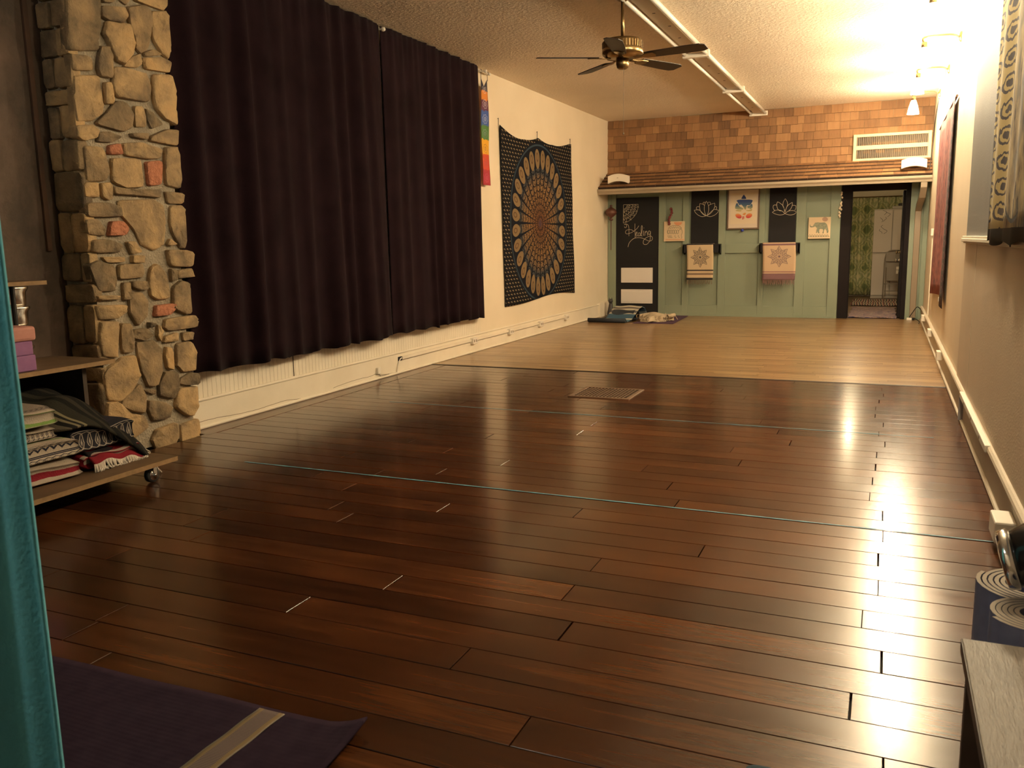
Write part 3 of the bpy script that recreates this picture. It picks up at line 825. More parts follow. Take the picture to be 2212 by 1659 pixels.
# ================================================================== RIGHT WALL
s = Sh('red_tapestry'); P = s.sep(s.pos())
st = s.noise(s.vec(P[0], P[1]*16, P[2]*1.3), 3, 4, .7); dn = s.noise(s.vec(P[0], P[1]*4, P[2]*2.2), 6, 3)
c = s.ramp(st*.6+dn*.4, [(.40, (.035, .008, .014)), (.49, (.19, .035, .035)), (.58, (.34, .10, .075))])
bd = P[1].lt(9.45).max(P[1].gt(11.75))
dots = ((P[2]*9).fract()-.5)*((P[2]*9).fract()-.5)+((P[1]*6).fract()-.5)*((P[1]*6).fract()-.5)
c = s.mix(bd, c, s.mix(dots.between(.05, .12), (.02, .01, .014), (.12, .05, .05)))
MATS['redcloth'] = s.out(col=c, rough=.85)
rt = thing('red_tapestry', 'long red woven tapestry with a dark border on the right wall', 'tapestry', (XR-.02, 10.4, .55))
def rfn(u, v):
    y = 9.13+(11.78-9.13)*u
    zb = .60 if u > .18 else .53
    zb += .05*math.sin(u*5)*.5 - (.04*(u-.5))
    z = zb+(2.50-zb)*v
    return (XR-.02-.012*(1+math.sin(u*17+v))*(.5+.5*(1-v)), y, z)
M().grid(rfn, 44, 16).build('cloth', MATS['redcloth'], rt, smooth=True, solid=.003)
M().box(XR-.05, XR-.046, 9.42, 9.50, .60, .64).build('care_tag', MATS['white'], rt)
M().tube([(XR-.02, 9.08, 2.505), (XR-.02, 11.83, 2.505)], .012, 8).build('hanging_rod', plain('rodwood', (.08, .04, .02), .6), rt)

EO = 5.83-at(2133, 470, 'x', XR-.07).y
s = Sh('elephant_tapestry'); P = s.sep(s.pos())
y_, z_ = P[1], P[2]
n1 = s.noise(s.vec(0.0, y_*16, z_*2.0), 3, 5, .75, .8); n2 = s.vor(s.vec(0.0, y_*13, z_*9), 1.0)
c = s.ramp(n1*.75+n2*.25, [(.36, (.03, .026, .03)), (.44, (.16, .12, .09)), (.53, (.36, .28, .16)), (.7, (.46, .37, .22))])
blue = s.maprange(s.noise(s.vec(0.0, y_*3, z_*2), 2, 3), .5, .62, 0, .7)
c = s.mix(blue*y_.lt(5.2), c, (.12, .125, .13))
EB = at(2166, 470, 'x', XR-.07).y; ET = at(2133, 470, 'x', XR-.07).y
wob = s.noise(s.vec(0.0, y_*7, z_*7), 2, 2)*.3-.15
fz = (z_*8.5+wob).fract()-.5; fy = ((y_-EB)*(1.5/(ET-EB))+wob).fract()-.5
rs1 = (fy*fy+fz*fz).sqrt()
c2 = s.mix(rs1.between(.27, .37).max(rs1.lt(.15)), (.40, .31, .14), (.035, .028, .035))
c = s.mix(y_.gt(EB), c, c2)
brd = z_.lt(1.275).max(y_.gt(ET-.02)*z_.lt(1.75))
c = s.mix(brd, c, (.022, .021, .022))
MATS['elecloth'] = s.out(col=c, rough=.9)
et = thing('patterned_tapestry', 'gold and black batik tapestry with dark border hanging over the chair rail', 'tapestry', (XR-.06, 4.9, 1.2))
EY = at(2133, 470, 'x', XR-.07).y
def efn(u, v):
    y = 3.2+(EY-3.2)*u
    z = 1.205+(2.78-1.205)*v
    x = XR-.062-.008*math.sin(u*31+v*.8)*(1-.5*v)-.007*math.sin(u*13+2)
    return (x, y+.06*v*(.5-u)*0, z + .012*math.sin(u*21)*(1-v))
M().grid(efn, 90, 12).build('cloth', MATS['elecloth'], et, smooth=True, solid=.003)
M().tube([(XR-.05, 3.25, 2.785), (XR-.05, EY+.05, 2.785)], .012, 8).build('hanging_rod', plain('rodwood', (.08, .04, .02), .6), et)
# painted shape of an elephant's foot outlined in black on the cloth
q = zoompts([(510,1040),(520,1120),(560,1195),(600,1190),(650,1110),(655,1030),(650,910)], 2080, 260, 730/132, 'x', XR-.095)
ft = M().ribbon(smoothline(q, 4), .018, (-1, 0, 0))
for dx in (545, 590, 630):
    ft.ribbon(zoompts([(dx, 1150), (dx+8, 1030), (dx+10, 940)], 2080, 260, 730/132, 'x', XR-.095), .014, (-1, 0, 0))
ft.build('printed_outline', MATS['black'], et)

sw = thing('wall_switch', 'slim white switch box with conduit near the far right corner', 'switch', (XR, 12.4, .2))
M().box(XR-.03, XR, 12.36, 12.46, 1.24, 1.33).build('box', MATS['white'], sw, bevel=.004)
M().box(XR-.012, XR, 12.40, 12.42, .21, 1.24).build('conduit', MATS['trimwhite'], sw)

pb = thing('power_strip_channel', 'long white power channel mounted above the right baseboard', 'power strip', (XR-.03, 5.6, .2))
M().box(XR-.050, XR-.02, 4.72, 6.35, .175, .212).build('channel', MATS['white'], pb, bevel=.004)
for y in (5.0, 5.5, 6.0): M().box(XR-.0515, XR-.049, y-.02, y+.02, .185, .203).build('socket', MATS['shadowline'], pb)
M().box(XR-.05, XR-.022, 6.33, 6.36, .02, .2).build('drop_conduit', plain('lilac_grey', (.28, .25, .25), .6), pb)
for (y, z, lb) in ((8.75, .15, 'white surface socket box on the right baseboard, nearest the floor seam'), (10.7, .16, 'white surface socket box on the right baseboard in the middle'), (12.6, .16, 'white surface socket box at the far end of the right baseboard')):
    b_ = thing('socket_box', lb, 'outlet', (XR-.03, y, z), 'socket boxes on the right baseboard')
    M().box(XR-.075, XR-.022, y-.07, y+.07, z-.04, z+.04).build('case', MATS['white'], b_, bevel=.004)
    for dy in (-.03, .03): M().box(XR-.0765, XR-.0745, y+dy-.014, y+dy+.014, z-.014, z+.014).build('socket', MATS['shadowline'], b_)
M().box(XR-.034, XR-.02, 8.8, 12.6, .185, .2).build('cable_duct', MATS['trimwhite'], label='thin white cable duct on the right baseboard', cat='duct')
pa = thing('power_adapter', 'bulky white power adapter with cord at the near right baseboard', 'power adapter', (XR-.06, 3.85, .03))
M().box(XR-.10, XR-.022, 3.72, 3.90, .035, .125).build('case', MATS['white'], pa, bevel=.008)
M().tube(smoothline([(XR-.07, 3.72, .07), (XR-.09, 3.62, .05), (XR-.08, 3.5, .012), (XR-.06, 3.2, .008)], 5), .006, 6).build('cord', MATS['white'], pa)
lc = M().tube(smoothline([(XR-.05, 13.75, .19), (XR-.09, 13.85, .21), (XR-.14, 14.0, .12), (XR-.18, 14.05, .03), (XR-.1, 14.02, .02), (XR-.06, 13.6, .02), (XR-.08, 13.2, .03)], 6), .006, 6)
lc.build('floor_cable', MATS['cord'], label='dark cable looping in the corner below the downspout', cat='cable')
wp = thing('plug_adapter', 'small white plug adapter on the floor below the downspout', 'plug', (.36, 14.02, 0))
M().box(.33, .40, 13.99, 14.04, 0, .035).build('body', MATS['white'], wp, bevel=.004)
M().box(.40, .43, 14.0, 14.03, .005, .03).build('plug', MATS['black'], wp, bevel=.003)
# ================================================================== FAR WALL
YD = D-.03       # face of the black door
d1 = M().box(-4.207, -3.483, YD, D, .012, 1.953).build('door_1', MATS['black'], kind='structure')
d1['label'] = 'black chalk-painted door lettered Healing with two white lower panels'
mw = plain('white_panel', (.72, .66, .60), .5)
for z0, z1 in ((.545, .795), (.195, .432)):
    p_ = M().box(-4.118, -3.572, YD-.008, YD, z0, z1).build('white_panel', mw, d1, bevel=.003)
    M().box(-4.085, -3.605, YD-.012, YD-.008, z0+.035, z1-.035).build('panel_field', mw, p_, bevel=.003)
HS = [[(612,925),(618,948),(648,945),(658,905),(640,872),(605,885),(640,868),(690,890),(710,960),(712,1050),(710,1140)],
 [(830,1022),(780,1055),(720,1080),(660,1090),(632,1060),(650,1015),(710,995),(770,1000),(820,1028),(860,1000),(900,960),(932,908)],
 [(845,860),(843,950),(845,1050),(852,1182)],
 [(862,1110),(890,1080),(893,1050),(872,1058),(866,1115),(885,1142),(915,1110)],
 [(962,1072),(932,1068),(915,1110),(930,1140),(958,1118),(966,1072),(966,1130),(985,1130)],
 [(985,1130),(1005,1020),(1012,940),(1000,903),(986,960),(990,1120),(1012,1135)],
 [(1040,1020),(1035,1100),(1046,1132)],[(1042,955),(1052,962)],
 [(1068,1130),(1075,1030),(1080,1060),(1105,1028),(1120,1060),(1126,1130)],
 [(1192,1060),(1172,1020),(1150,1040),(1145,1090),(1165,1110),(1192,1065),(1197,1035),(1190,1150),(1180,1240),(1120,1318),(1060,1330),(1030,1290),(1050,1220),(1110,1170),(1190,1140),(1235,1170),(1225,1230),(1170,1252),(1090,1222),(1020,1190),(930,1175),(830,1190),(750,1250),(710,1310),(690,1385)]]
lm = M()
for st_ in HS: lm.ribbon(smoothline(zoompts(st_, 1290, 400, 2177/210, 'y', YD-.002), 4), .0062, (0, -1, 0))
lm.build('chalk_lettering', MATS['chalk'], d1)
dd = M(); arc = [(920,430),(908,540),(870,640),(800,730),(700,808),(588,850)]
for sc in (1, .82, .62, .42, .25):
    dd.ribbon(smoothline(zoompts([(585+(x-585)*sc, 435+(y-435)*sc) for x, y in arc], 1290, 400, 2177/210, 'y', YD-.002), 4), .0042, (0, -1, 0))
for i, (x, y) in enumerate(arc):
    for s0, s1, k in ((.25, .5, 1), (.5, .8, 2), (.72, 1.0, 1)):
        j = arc[(i+1) % len(arc)]
        mx, my = (x+j[0])/2, (y+j[1])/2
        if i == len(arc)-1: break
        dd.ribbon(smoothline(zoompts([(585+(x-585)*s0, 435+(y-435)*s0), (585+(mx-585)*s1, 435+(my-435)*s1), (585+(j[0]-585)*s0, 435+(j[1]-435)*s0)], 1290, 400, 2177/210, 'y', YD-.002), 4), .0038, (0, -1, 0))
dd.ribbon(zoompts([(590, 440), (920, 430)], 1290, 400, 2177/210, 'y', YD-.002), .006, (0, -1, 0))
dd.ribbon(zoompts([(588, 440), (585, 850)], 1290, 400, 2177/210, 'y', YD-.002), .006, (0, -1, 0))
for x, y in ((925,490),(870,640),(757,775),(660,820)):
    dd.prism([at(1290+(x+8*math.cos(a))/10.367, 400+(y+8*math.sin(a))/10.367, 'y', YD-.002) for a in [2*PI*k/8 for k in range(8)]], (0, -.001, 0))
dd.build('chalk_drawing', MATS['chalk'], d1)

def petals(zm, lines, pl, nm, par, x0, y0, sc, w=.0062):
    mm = M()
    for L_ in lines: mm.ribbon(smoothline(zoompts(L_, x0, y0, sc, 'y', pl), 5), w, (0, -1, 0))
    return mm.build(nm, MATS['chalk'], par)
ZE = 1357/180
def chalkboard(x0, x1, z0, z1, label, lines, ox):
    T = thing('chalkboard', label, 'chalkboard', ((x0+x1)/2, D-.015, z0))
    M().box(x0, x1, D-.022, D-.002, z0, z1).build('board', MATS['black'], T)
    petals(None, lines, D-.0235, 'chalk_lotus', T, ox, 400, ZE)
L1 = [[(345,260),(318,320),(312,400),(325,460),(345,498),(372,455),(385,390),(375,320),(345,260)],
      [(240,298),(235,360),(255,430),(300,480),(340,498)],[(240,298),(290,310),(318,335)],
      [(482,292),(480,360),(440,430),(400,470),(352,498)],[(482,292),(420,310),(380,335)],
      [(148,408),(170,450),(220,492),(280,512),(340,500)],[(148,408),(200,402),(240,412),(290,460),(338,498)],
      [(548,410),(520,455),(470,492),(410,512),(350,502)],[(548,410),(490,395),(450,408),(400,455),(350,500)],
      [(300,320),(292,290),(312,275),(328,290)],[(365,288),(390,275),(412,285),(410,312)],[(232,400),(200,400),(182,378),(195,352),(232,352)],[(470,372),(500,345),(515,370),(505,395)]]
L2 = [[(425,220),(395,270),(385,330),(400,370),(418,415)],[(425,220),(455,270),(462,320),(450,345)],
      [(300,270),(285,310),(295,370),(320,410),(360,420)],[(300,270),(350,300),(395,350),(416,440)],
      [(540,280),(535,340),(510,390),(480,415)],[(540,280),(490,310),(450,355),(420,440)],
      [(290,325),(240,325),(225,360),(240,400),(262,415)],[(540,328),(590,332),(598,370),(580,408)],
      [(212,442),(260,412),(310,405),(370,420),(416,462)],[(212,442),(260,468),(330,485),(390,478),(416,462)],
      [(608,435),(560,415),(510,415),(460,430),(418,462)],[(608,435),(570,472),(510,485),(460,478),(418,462)]]
chalkboard(-2.945, -2.505, 1.172, 2.045, 'black chalkboard panel with a shaded lotus left of the framed print', L1, 1480)
chalkboard(-1.715, -1.315, 1.178, 2.045, 'black chalkboard panel with an open lotus right of the framed print', L2, 1640)

# ledges with hanging mats
def mandala_mat(name, base, stripes, ink):
    s = Sh(name); u, v = s.uv()
    c = base
    for v0, v1, cc in stripes: c = s.mix(v.between(v0, v1), c, cc)
    x = (u-.5)*1.0; y = (v-.60)*1.32
    r = (x*x+y*y).sqrt(); th = y.atan2(x)
    k = ((th*4).cos().abs())
    rad = ((th*4).sin().abs()*-1+1)*.13+.225
    e = (r-rad).abs().lt(.010).max((r-rad*.72).abs().lt(.008)).max((r-rad*.45).abs().lt(.008)).max(r.lt(.035))
    e2 = ((th*16).sin()*.5+.5).gt(.72)*r.lt(rad-.01)*r.gt(.05)
    fill = r.lt(rad)*.22
    c = s.mix(fill, c, ink); c = s.mix(e.max(e2*.45), c, ink)
    w = s.noise(s.vec(u*90, v*140, 0.0), 1, 2)
    return s.out(col=c, rough=.95, bump=w, bd=.002)
cream, blk = (.50, .38, .24), (.03, .024, .024)
MATS['mat_bw'] = mandala_mat('mat_cream_black', cream, [(.93, .97, blk), (.235, .27, blk), (.13, .18, (.19, .13, .09)), (.0, .055, blk)], (.05, .042, .045))
MATS['mat_pk'] = mandala_mat('mat_cream_mauve', (.48, .34, .22), [(.955, .97, (.2, .11, .11)), (.885, .93, (.17, .085, .095)), (.19, .22, (.25, .13, .12)), (.0, .165, (.17, .09, .10))], (.13, .085, .095))
def ledge(xa, xb, ta, tb, cloth, l1, l2, fr):
    T = thing('wall_ledge', l1, 'ledge', ((xa+xb)/2, D, 1.03))
    M().box(xa, xb, D-.165, D-.02, 1.150, 1.172).build('top_board', MATS['black'], T, bevel=.002)
    M().box(xa, xb, D-.165, D-.145, 1.035, 1.150).build('front_board', MATS['black'], T)
    for x in (xa, xb-.018): M().prism([(x, D-.165, 1.15), (x, D-.165, 1.035), (x, D-.02, 1.0), (x, D-.02, 1.15)], (.018, 0, 0)).build('end_board', MATS['black'], T)
    R = thing('hanging_mat', l2, 'mat', ((ta+tb)/2, D-.17, .56))
    def fn(u, v):
        x = ta+(tb-ta)*u+.006*math.sin(v*4)
        t = v*.72
        if t < .58: z = .60+t*(1.176-.60)/.58; y = D-.172-.006*math.sin(u*7+v*3)*(1-v)
        else: z = 1.178; y = D-.172+(t-.58)
        return (x, y, z)
    def fn2(u, v):
        if v <= .96: z = .60+(1.178-.60)*v/.96; y = D-.172-.006*math.sin(u*7+v*3)*(1-v)
        else: z = 1.178; y = D-.172+(v-.96)/.04*.13
        return (ta+(tb-ta)*u+.008*math.sin(v*4), y, z)
    M().grid(fn2, 14, 50).build('cloth', cloth, R, smooth=True, solid=.004)
    fm = M(); q = random.Random(int(-ta*100))
    for k in range(30):
        x = ta+.01+(tb-ta-.02)*k/29
        fm.tube([(x, D-.172, .602), (x+q.uniform(-.008, .008), D-.175, .57), (x+q.uniform(-.014, .014), D-.172-q.uniform(0, .012), .53+q.uniform(-.012, .012))], .0035, 5)
    fm.build('fringe', fr, R, kind='stuff')
ledge(-3.045, -2.445, -2.975, -2.55, MATS['mat_bw'], 'black box ledge under the left chalkboard', 'cream mat with black stripes and a dark mandala hanging left', plain('fringe_dark', (.16, .12, .08), .95))
ledge(-1.835, -1.235, -1.78, -1.285, MATS['mat_pk'], 'black box ledge under the right chalkboard', 'cream mat with mauve bands and a faded mandala hanging right', plain('fringe_mauve', (.25, .13, .12), .95))

# framed print
fr = thing('framed_print', 'framed print of a blue elephant-headed seated figure with red feet', 'picture', (-2.11, D-.02, 1.39))
X0, X1, Z0, Z1 = -2.365, -1.862, 1.395, 2.03
fw = plain('frame_wood', (.13, .085, .055), .5)
for b_ in ((X0, X0+.022, Z0, Z1), (X1-.022, X1, Z0, Z1), (X0+.022, X1-.022, Z0, Z0+.022), (X0+.022, X1-.022, Z1-.022, Z1)):
    M().box(b_[0], b_[1], D-.052, D-.022, b_[2], b_[3]).build('frame_rail', fw, fr, bevel=.003)
M().box(X0+.02, X1-.02, D-.036, D-.024, Z0+.02, Z1-.02).build('paper', plain('art_paper', (.62, .52, .42), .7), fr)
M().box(X0+.05, X1-.05, D-.0365, D-.036, Z0+.085, Z1-.07).build('inner_sheet', plain('art_sheet', (.66, .55, .40), .7), fr)
s = Sh('stencil_print'); P = s.sep(s.pos())
MATS['stencil'] = s.out(col=s.ramp(s.maprange(P[2], 1.50, 1.98, 0, 1), [(0, (.45, .03, .04)), (.16, (.5, .035, .05)), (.24, (.62, .16, .05)), (.33, (.62, .42, .12)), (.46, (.24, .26, .16)), (.56, (.045, .10, .17)), (.7, (.03, .06, .2)), (1, (.015, .03, .12))]), rough=.7)
SH_ = [[(955,150),(985,190),(1000,225),(910,225),(930,190)],
 [(835,250),(880,235),(1060,235),(1105,245),(1078,300),(1050,330),(1003,322),(992,400),(968,395),(945,345),(910,310),(885,335),(858,280)],
 [(830,300),(853,290),(880,345),(950,378),(940,400),(870,398),(812,385),(815,350)],
 [(1010,340),(1060,332),(1072,305),(1095,310),(1100,350),(1095,370),(1060,395),(1040,372),(1020,385)],
 [(815,415),(850,400),(930,412),(900,430),(840,425)],[(980,412),(1060,400),(1095,385),(1085,420),(1030,428)],
 [(930,480),(965,445),(995,450),(975,490)],[(935,505),(948,505),(945,562),(930,560)],[(952,505),(962,505),(962,548),(953,548)]]
sp = M()
for pl in SH_: sp.prism(rounded(zoompts(pl, 1480, 400, ZE, 'y', D-.037), .3, 3), (0, -.0008, 0))
for cx, cy, tl in ((870, 503, .45), (1040, 498, -.45)):
    sp.prism([at(1480+(cx+54*math.cos(a)*math.cos(tl)-36*math.sin(a)*math.sin(tl))/ZE, 400+(cy+54*math.cos(a)*math.sin(tl)+36*math.sin(a)*math.cos(tl))/ZE, 'y', D-.037) for a in [2*PI*k/20 for k in range(20)]], (0, -.0008, 0))
sp.build('printed_figure', MATS['stencil'], fr)
M().lathe([(0, -.022), (.02, -.012), (.026, 0), (.016, .02), (0, .026)], (-2.12, D-.05, 1.375), (0, 0, 1), 12).build('hanging_charm', plain('blue_glass', (.02, .04, .3), .15), label='small blue glass charm hanging below the framed print', cat='ornament', smooth=True)

# elephant canvases
ck1, ck2 = plain('canvas_cream', (.60, .46, .30), .8), plain('canvas_ink', (.20, .19, .13), .8)
def canvas(x0, x1, z0, z1, label):
    T = thing('canvas_print', label, 'picture', ((x0+x1)/2, D-.03, z0))
    M().box(x0, x1, D-.055, D-.022, z0, z1).build('canvas', ck1, T, bevel=.003)
    return T
T = canvas(-3.385, -3.045, 1.225, 1.548, 'square canvas of an outlined elephant under an orange sun')
ZDs = 2177/210
def zd(p): return zoompts(p, 1290, 400, ZDs, 'y', D-.0565)
e1 = M()
for k in range(5):
    cx = 1605+k*48
    e1.ribbon([at(1290+(cx+22*math.cos(a))/ZDs, 400+(1045+45*math.sin(a))/ZDs, 'y', D-.0565) for a in [2*PI*i/14 for i in range(15)]], .007, (0, -1, 0))
for k in range(7):
    x = 1615+k*39; h = 915+abs(k-3)**2*5
    e1.ribbon(zd([(x, 970), (x+18, h), (x+38, 970)]), .007, (0, -1, 0))
e1.ribbon(smoothline(zd([(1585, 985), (1640, 925), (1740, 902), (1840, 915), (1895, 970)]), 4), .007, (0, -1, 0))
e1.ribbon(smoothline(zd([(1580, 1000), (1572, 1060), (1590, 1100)]), 4), .006, (0, -1, 0))
e1.ribbon(smoothline(zd([(1815, 1040), (1850, 990), (1895, 1000), (1905, 1060), (1885, 1120), (1895, 1170), (1880, 1195)]), 4), .007, (0, -1, 0))
for x in (1590, 1625, 1655, 1745, 1820): e1.ribbon(zd([(x, 1120), (x-5, 1150), (x+15, 1178), (x+30, 1160)]), .007, (0, -1, 0))
e1.build('printed_elephant', ck2, T)
e2 = M().prism(zd([(1720+90*(1-math.cos(a)), 828+75*math.sin(a)) for a in [PI*k/14 for k in range(15)]]), (0, -.0006, 0))
e2.build('printed_sun', plain('canvas_orange', (.60, .27, .14), .8), T)
M().prism(zd([(1532, 1212), (1950, 1208), (1950, 1222), (1532, 1228)]), (0, -.0006, 0)).build('printed_border', plain('canvas_orange', (.60, .27, .14), .8), T)
T = canvas(-1.122, -.800, 1.225, 1.552, 'square canvas of a walking grey-green elephant below a round mandala')
def zf(p): return zoompts(p, 1640, 400, ZE, 'y', D-.0565)
el = [(822,640),(832,640),(838,668),(870,672),(890,640),(910,612),(950,605),(1010,610),(1070,605),(1105,640),(1118,690),(1130,750),(1120,780),(1100,778),(1098,740),(1070,710),(1055,740),(1050,785),(1025,783),(1045,740),(1035,715),(985,710),(975,750),(985,782),(960,785),(945,750),(940,780),(922,778),(930,740),(940,700),(915,670),(880,685),(840,688),(826,675)]
M().prism(rounded(zf(el), .2, 2), (0, -.0006, 0)).build('printed_elephant', mottled('elephant_ink', (.13, .15, .11), (.25, .25, .17), 40, .8), T)
M().prism(zf([(1073+46*math.cos(a), 555+36*math.sin(a)) for a in [2*PI*k/20 for k in range(20)]]), (0, -.0005, 0)).build('printed_mandala', plain('mauve_ink', (.34, .22, .16), .8), T)
e3 = M()
for k in range(8):
    x = 822+k*41; e3.ribbon(zf([(x-20, 838), (x-10, 815), (x, 808), (x+10, 815), (x+20, 838)]), .007, (0, -1, 0))
e3.ribbon(zf([(803, 842), (1143, 836)]), .006, (0, -1, 0))
e3.build('printed_border', ck2, T)

# ornaments
po = at(1320, 459, 'y', 13.92)
T = thing('hanging_ornament', 'dark red spindle lantern ornament with a long thin tassel by the left corner', 'ornament', tuple(po))
mr = plain('dark_red_wood', (.10, .035, .022), .5)
M().lathe([(.0, .125), (.02, .12), (.022, .10), (.012, .092), (.03, .08), (.075, .05), (.100, .0), (.075, -.04), (.035, -.075), (.015, -.085), (.016, -.095), (.042, -.115), (.02, -.135), (.0, -.137)], po, (0, 0, 1), 18).build('spindle', mr, T, smooth=True)
M().tube([po+Vector((0, 0, -.13)), po+Vector((-.003, 0, -.62))], .006, 8).build('tassel', plain('tassel_red', (.11, .02, .02), .8), T)
M().tube([po+Vector((0, 0, .12)), po+Vector((0, .02, 2.045-po.z))], .002, 5).build('thread', MATS['cord'], T)
T = thing('bead_string', 'string of dark red pods hanging above the outlined elephant canvas', 'ornament', tuple(at(1447, 487, 'y', D-.06)))
pod = [(1650,500),(1655,550),(1680,590),(1660,650),(1640,690),(1610,745),(1605,790),(1612,850),(1618,890)]
W_ = zoompts(pod, 1290, 400, ZDs, 'y', D-.075)
for i in range(0, 8):
    a, b = W_[i], W_[i+1]; mid = (a+b)/2
    M().tube([a, a.lerp(b, .25), mid, a.lerp(b, .75), b+(b-a)*.1], [.008, .02, .026, .02, .008], 8).build('pod', plain('dried_pod', (.17, .03, .03), .6), T, smooth=True)
T = thing('shell_garland', 'white shell garland hanging beside the doorway casing', 'ornament', tuple(at(1815, 468, 'y', D-.06)))
gl = [(1345,120),(1340,150),(1350,200),(1340,280),(1330,300),(1338,330),(1315,360),(1310,380),(1335,395),(1300,440),(1318,455),(1305,490),(1312,515)]
for i, p in enumerate(zoompts(gl, 1640, 400, ZE, 'y', D-.055)):
    M().lathe([(0, -.022), (.012, -.012), (.017, 0), (.010, .014), (0, .022)], p, (math.sin(i*2.3)*.4, 0, 1), 8).build('shell', plain('shell_white', (.70, .58, .42), .5), T, smooth=True)

# return-air grille
vg = thing('air_grille', 'large cream return-air grille with two rows of vertical slats on the shingles', 'vent', (-.01, D-.04, 2.355))
gm = plain('grille_cream', (.78, .62, .36), .5)
x0, x1 = -.528, .528
for a, b, c_, d_ in ((x0, x0+.045, 2.355, 2.745), (x1-.045, x1, 2.355, 2.745), (x0+.045, x1-.045, 2.355, 2.392), (x0+.045, x1-.045, 2.52, 2.58), (x0+.045, x1-.045, 2.705, 2.745)):
    M().box(a, b, D-.062, D-.02, c_, d_).build('frame_bar', gm, vg, bevel=.003)
M().box(x0+.02, x1-.02, D-.032, D-.028, 2.37, 2.73).build('dark_back', plain('grille_dark', (.09, .07, .06), .9), vg)
for z0, z1 in ((2.392, 2.52), (2.58, 2.705)):
    sl = M()
    for k in range(38):
        x = x0+.055+k*(x1-x0-.11)/37
        sl.obox((x, D-.045, (z0+z1)/2), .004, .024, z1-z0, Matrix.Rotation(.5, 3, 'Z'))
    sl.build('slat_row', plain('slat_grey', (.40, .33, .24), .5), vg, kind='stuff')

# two curved white speakers over the pent roof
def speaker(px, py, label):
    c = at(px, py, 'y', 13.62)
    T = thing('wall_speaker', label, 'speaker', (c.x, D-.03, c.z), 'white speakers above the pent roof')
    lo = [(c.x-.165+.33*k/12, 13.62, c.z-.075+.035*(1-(2*k/12-1)**2)) for k in range(13)]
    hi = [(x, y, z+.118) for x, y, z in lo]
    M().prism(lo+hi[::-1], (0, .14, 0)).build('cabinet', plain('speaker_white', (.80, .74, .64), .5), T, bevel=.004)
    M().box(c.x-.03, c.x+.03, 13.755, D-.02, c.z+.0, c.z+.04).build('bracket', MATS['white'], T)
    M().box(c.x-.012, c.x+.012, 13.6175, 13.6205, c.z+.008, c.z+.016).build('badge', MATS['shadowline'], T)
speaker(1334, 386, 'white curved speaker over the left end of the pent roof')
speaker(1975, 352, 'white curved speaker below the cream air grille')

# ================================================================== DOORWAY AND BACK ROOM
bk = plain('casing_black', (.011, .008, .008), .8, spec=.15)
ca = M(); ca.box(-.657, -.515, D-.035, D+.005, 0, 2.04); ca.box(-.53, -.505, D, D+.15, 0, 1.985); ca.box(-.53, .30, D-.02, D+.15, 1.925, 2.04); ca.box(.235, .30, D-.03, D+.15, 0, 1.99)
ca.build('trim_3', bk, kind='structure', bevel=.003)
d2 = M().box(.20, .238, D+.16, D+.93, .012, 1.92).build('door_2', bk, kind='structure'); d2['label'] = 'black door standing open into the back room'
for z in (1.0, .88):
    M().lathe([(.028, 0), (.028, .008), (.012, .012), (.012, .04), (.026, .045), (.026, .06), (0, .066)], (.20, D+.22, z), (-1, 0, 0), 14).build('door_knob', MATS['brass'] if z > .9 else MATS['chrome'], d2, smooth=True)
BX0, BX1, BY1, BH = -1.5, 1.3, 19.65, 2.45
bw = mat_wall('back_room_wall', (.62, .55, .40), (.68, .6, .44))
M().box(BX0, BX1, BY1, BY1+.1, -.02, BH).build('wall_back_room_end', bw, kind='structure')
M().box(BX0-.1, BX0, D+.14, BY1+.1, -.02, BH).build('wall_back_room_left', bw, kind='structure')
M().box(BX1, BX1+.1, D+.14, BY1+.1, -.02, BH).build('wall_back_room_right', bw, kind='structure')
M().box(BX0-.1, BX1+.1, D+.14, BY1+.1, BH, BH+.1).build('ceiling_back_room', MATS['ceiling'], kind='structure')
M().box(BX0-.1, BX1+.1, D+.02, BY1+.1, -.12, -.002).build('floor_back_room', mottled('back_floor', (.10, .06, .035), (.15, .09, .05), 3, .5), kind='structure')
# ceiling bulb of the back room, out of direct sight above the door head
bu = thing('ceiling_bulb', 'bare bulb on the back room ceiling beyond the doorway', 'lamp', (-.48, 16.6, BH))
M().lathe([(.05, BH-.001), (.05, BH-.02), (.03, BH-.03), (.022, BH-.07), (0, BH-.07)], (-.48, 16.6, 0), (0, 0, 1), 16).build('holder', MATS['white'], bu, smooth=True)
s = Sh('bulb_glow'); MATS['bulb'] = s.out(col=(.9, .9, .8), rough=.4, emit=(1, .80, .48), emit_s=420.0)
M().lathe([(.018, BH-.07), (.03, BH-.09), (.042, BH-.125), (.035, BH-.155), (.015, BH-.17), (0, BH-.172)], (-.48, 16.6, 0), (0, 0, 1), 16).build('glass', MATS['bulb'], bu, smooth=True)
# floral curtain
s = Sh('floral_curtain'); P = s.sep(s.pos())
x = P[0]*1.9; z = P[2]*1.25
dm_ = ((x.pp(.5)-.25).abs()*2+(z.pp(.5)-.25).abs()*2)
n = s.noise(s.pos(), 5, 4, .6, 1.0)
t = (dm_+n*.9-.35)
c = s.ramp(t, [(.3, (.20, .24, .10)), (.45, (.62, .58, .28)), (.55, (.27, .31, .14)), (.68, (.66, .62, .36)), (.8, (.3, .34, .16)), (.95, (.7, .64, .38))])
MATS['floral'] = s.out(col=c, rough=.9)
bc = thing('floral_curtain', 'green and yellow floral curtain covering the end of the back room', 'curtain', (-.45, BY1-.1, 0))
def cf(x0, x1, z0, z1, ph, folds):
    def fn(u, v):
        return (x0+(x1-x0)*u, BY1-.10+.03*math.sin(u*folds*2*PI+ph)*(1-.2*v)+.012*math.sin(u*folds*5+v*4), z0+(z1-z0)*v)
    return fn
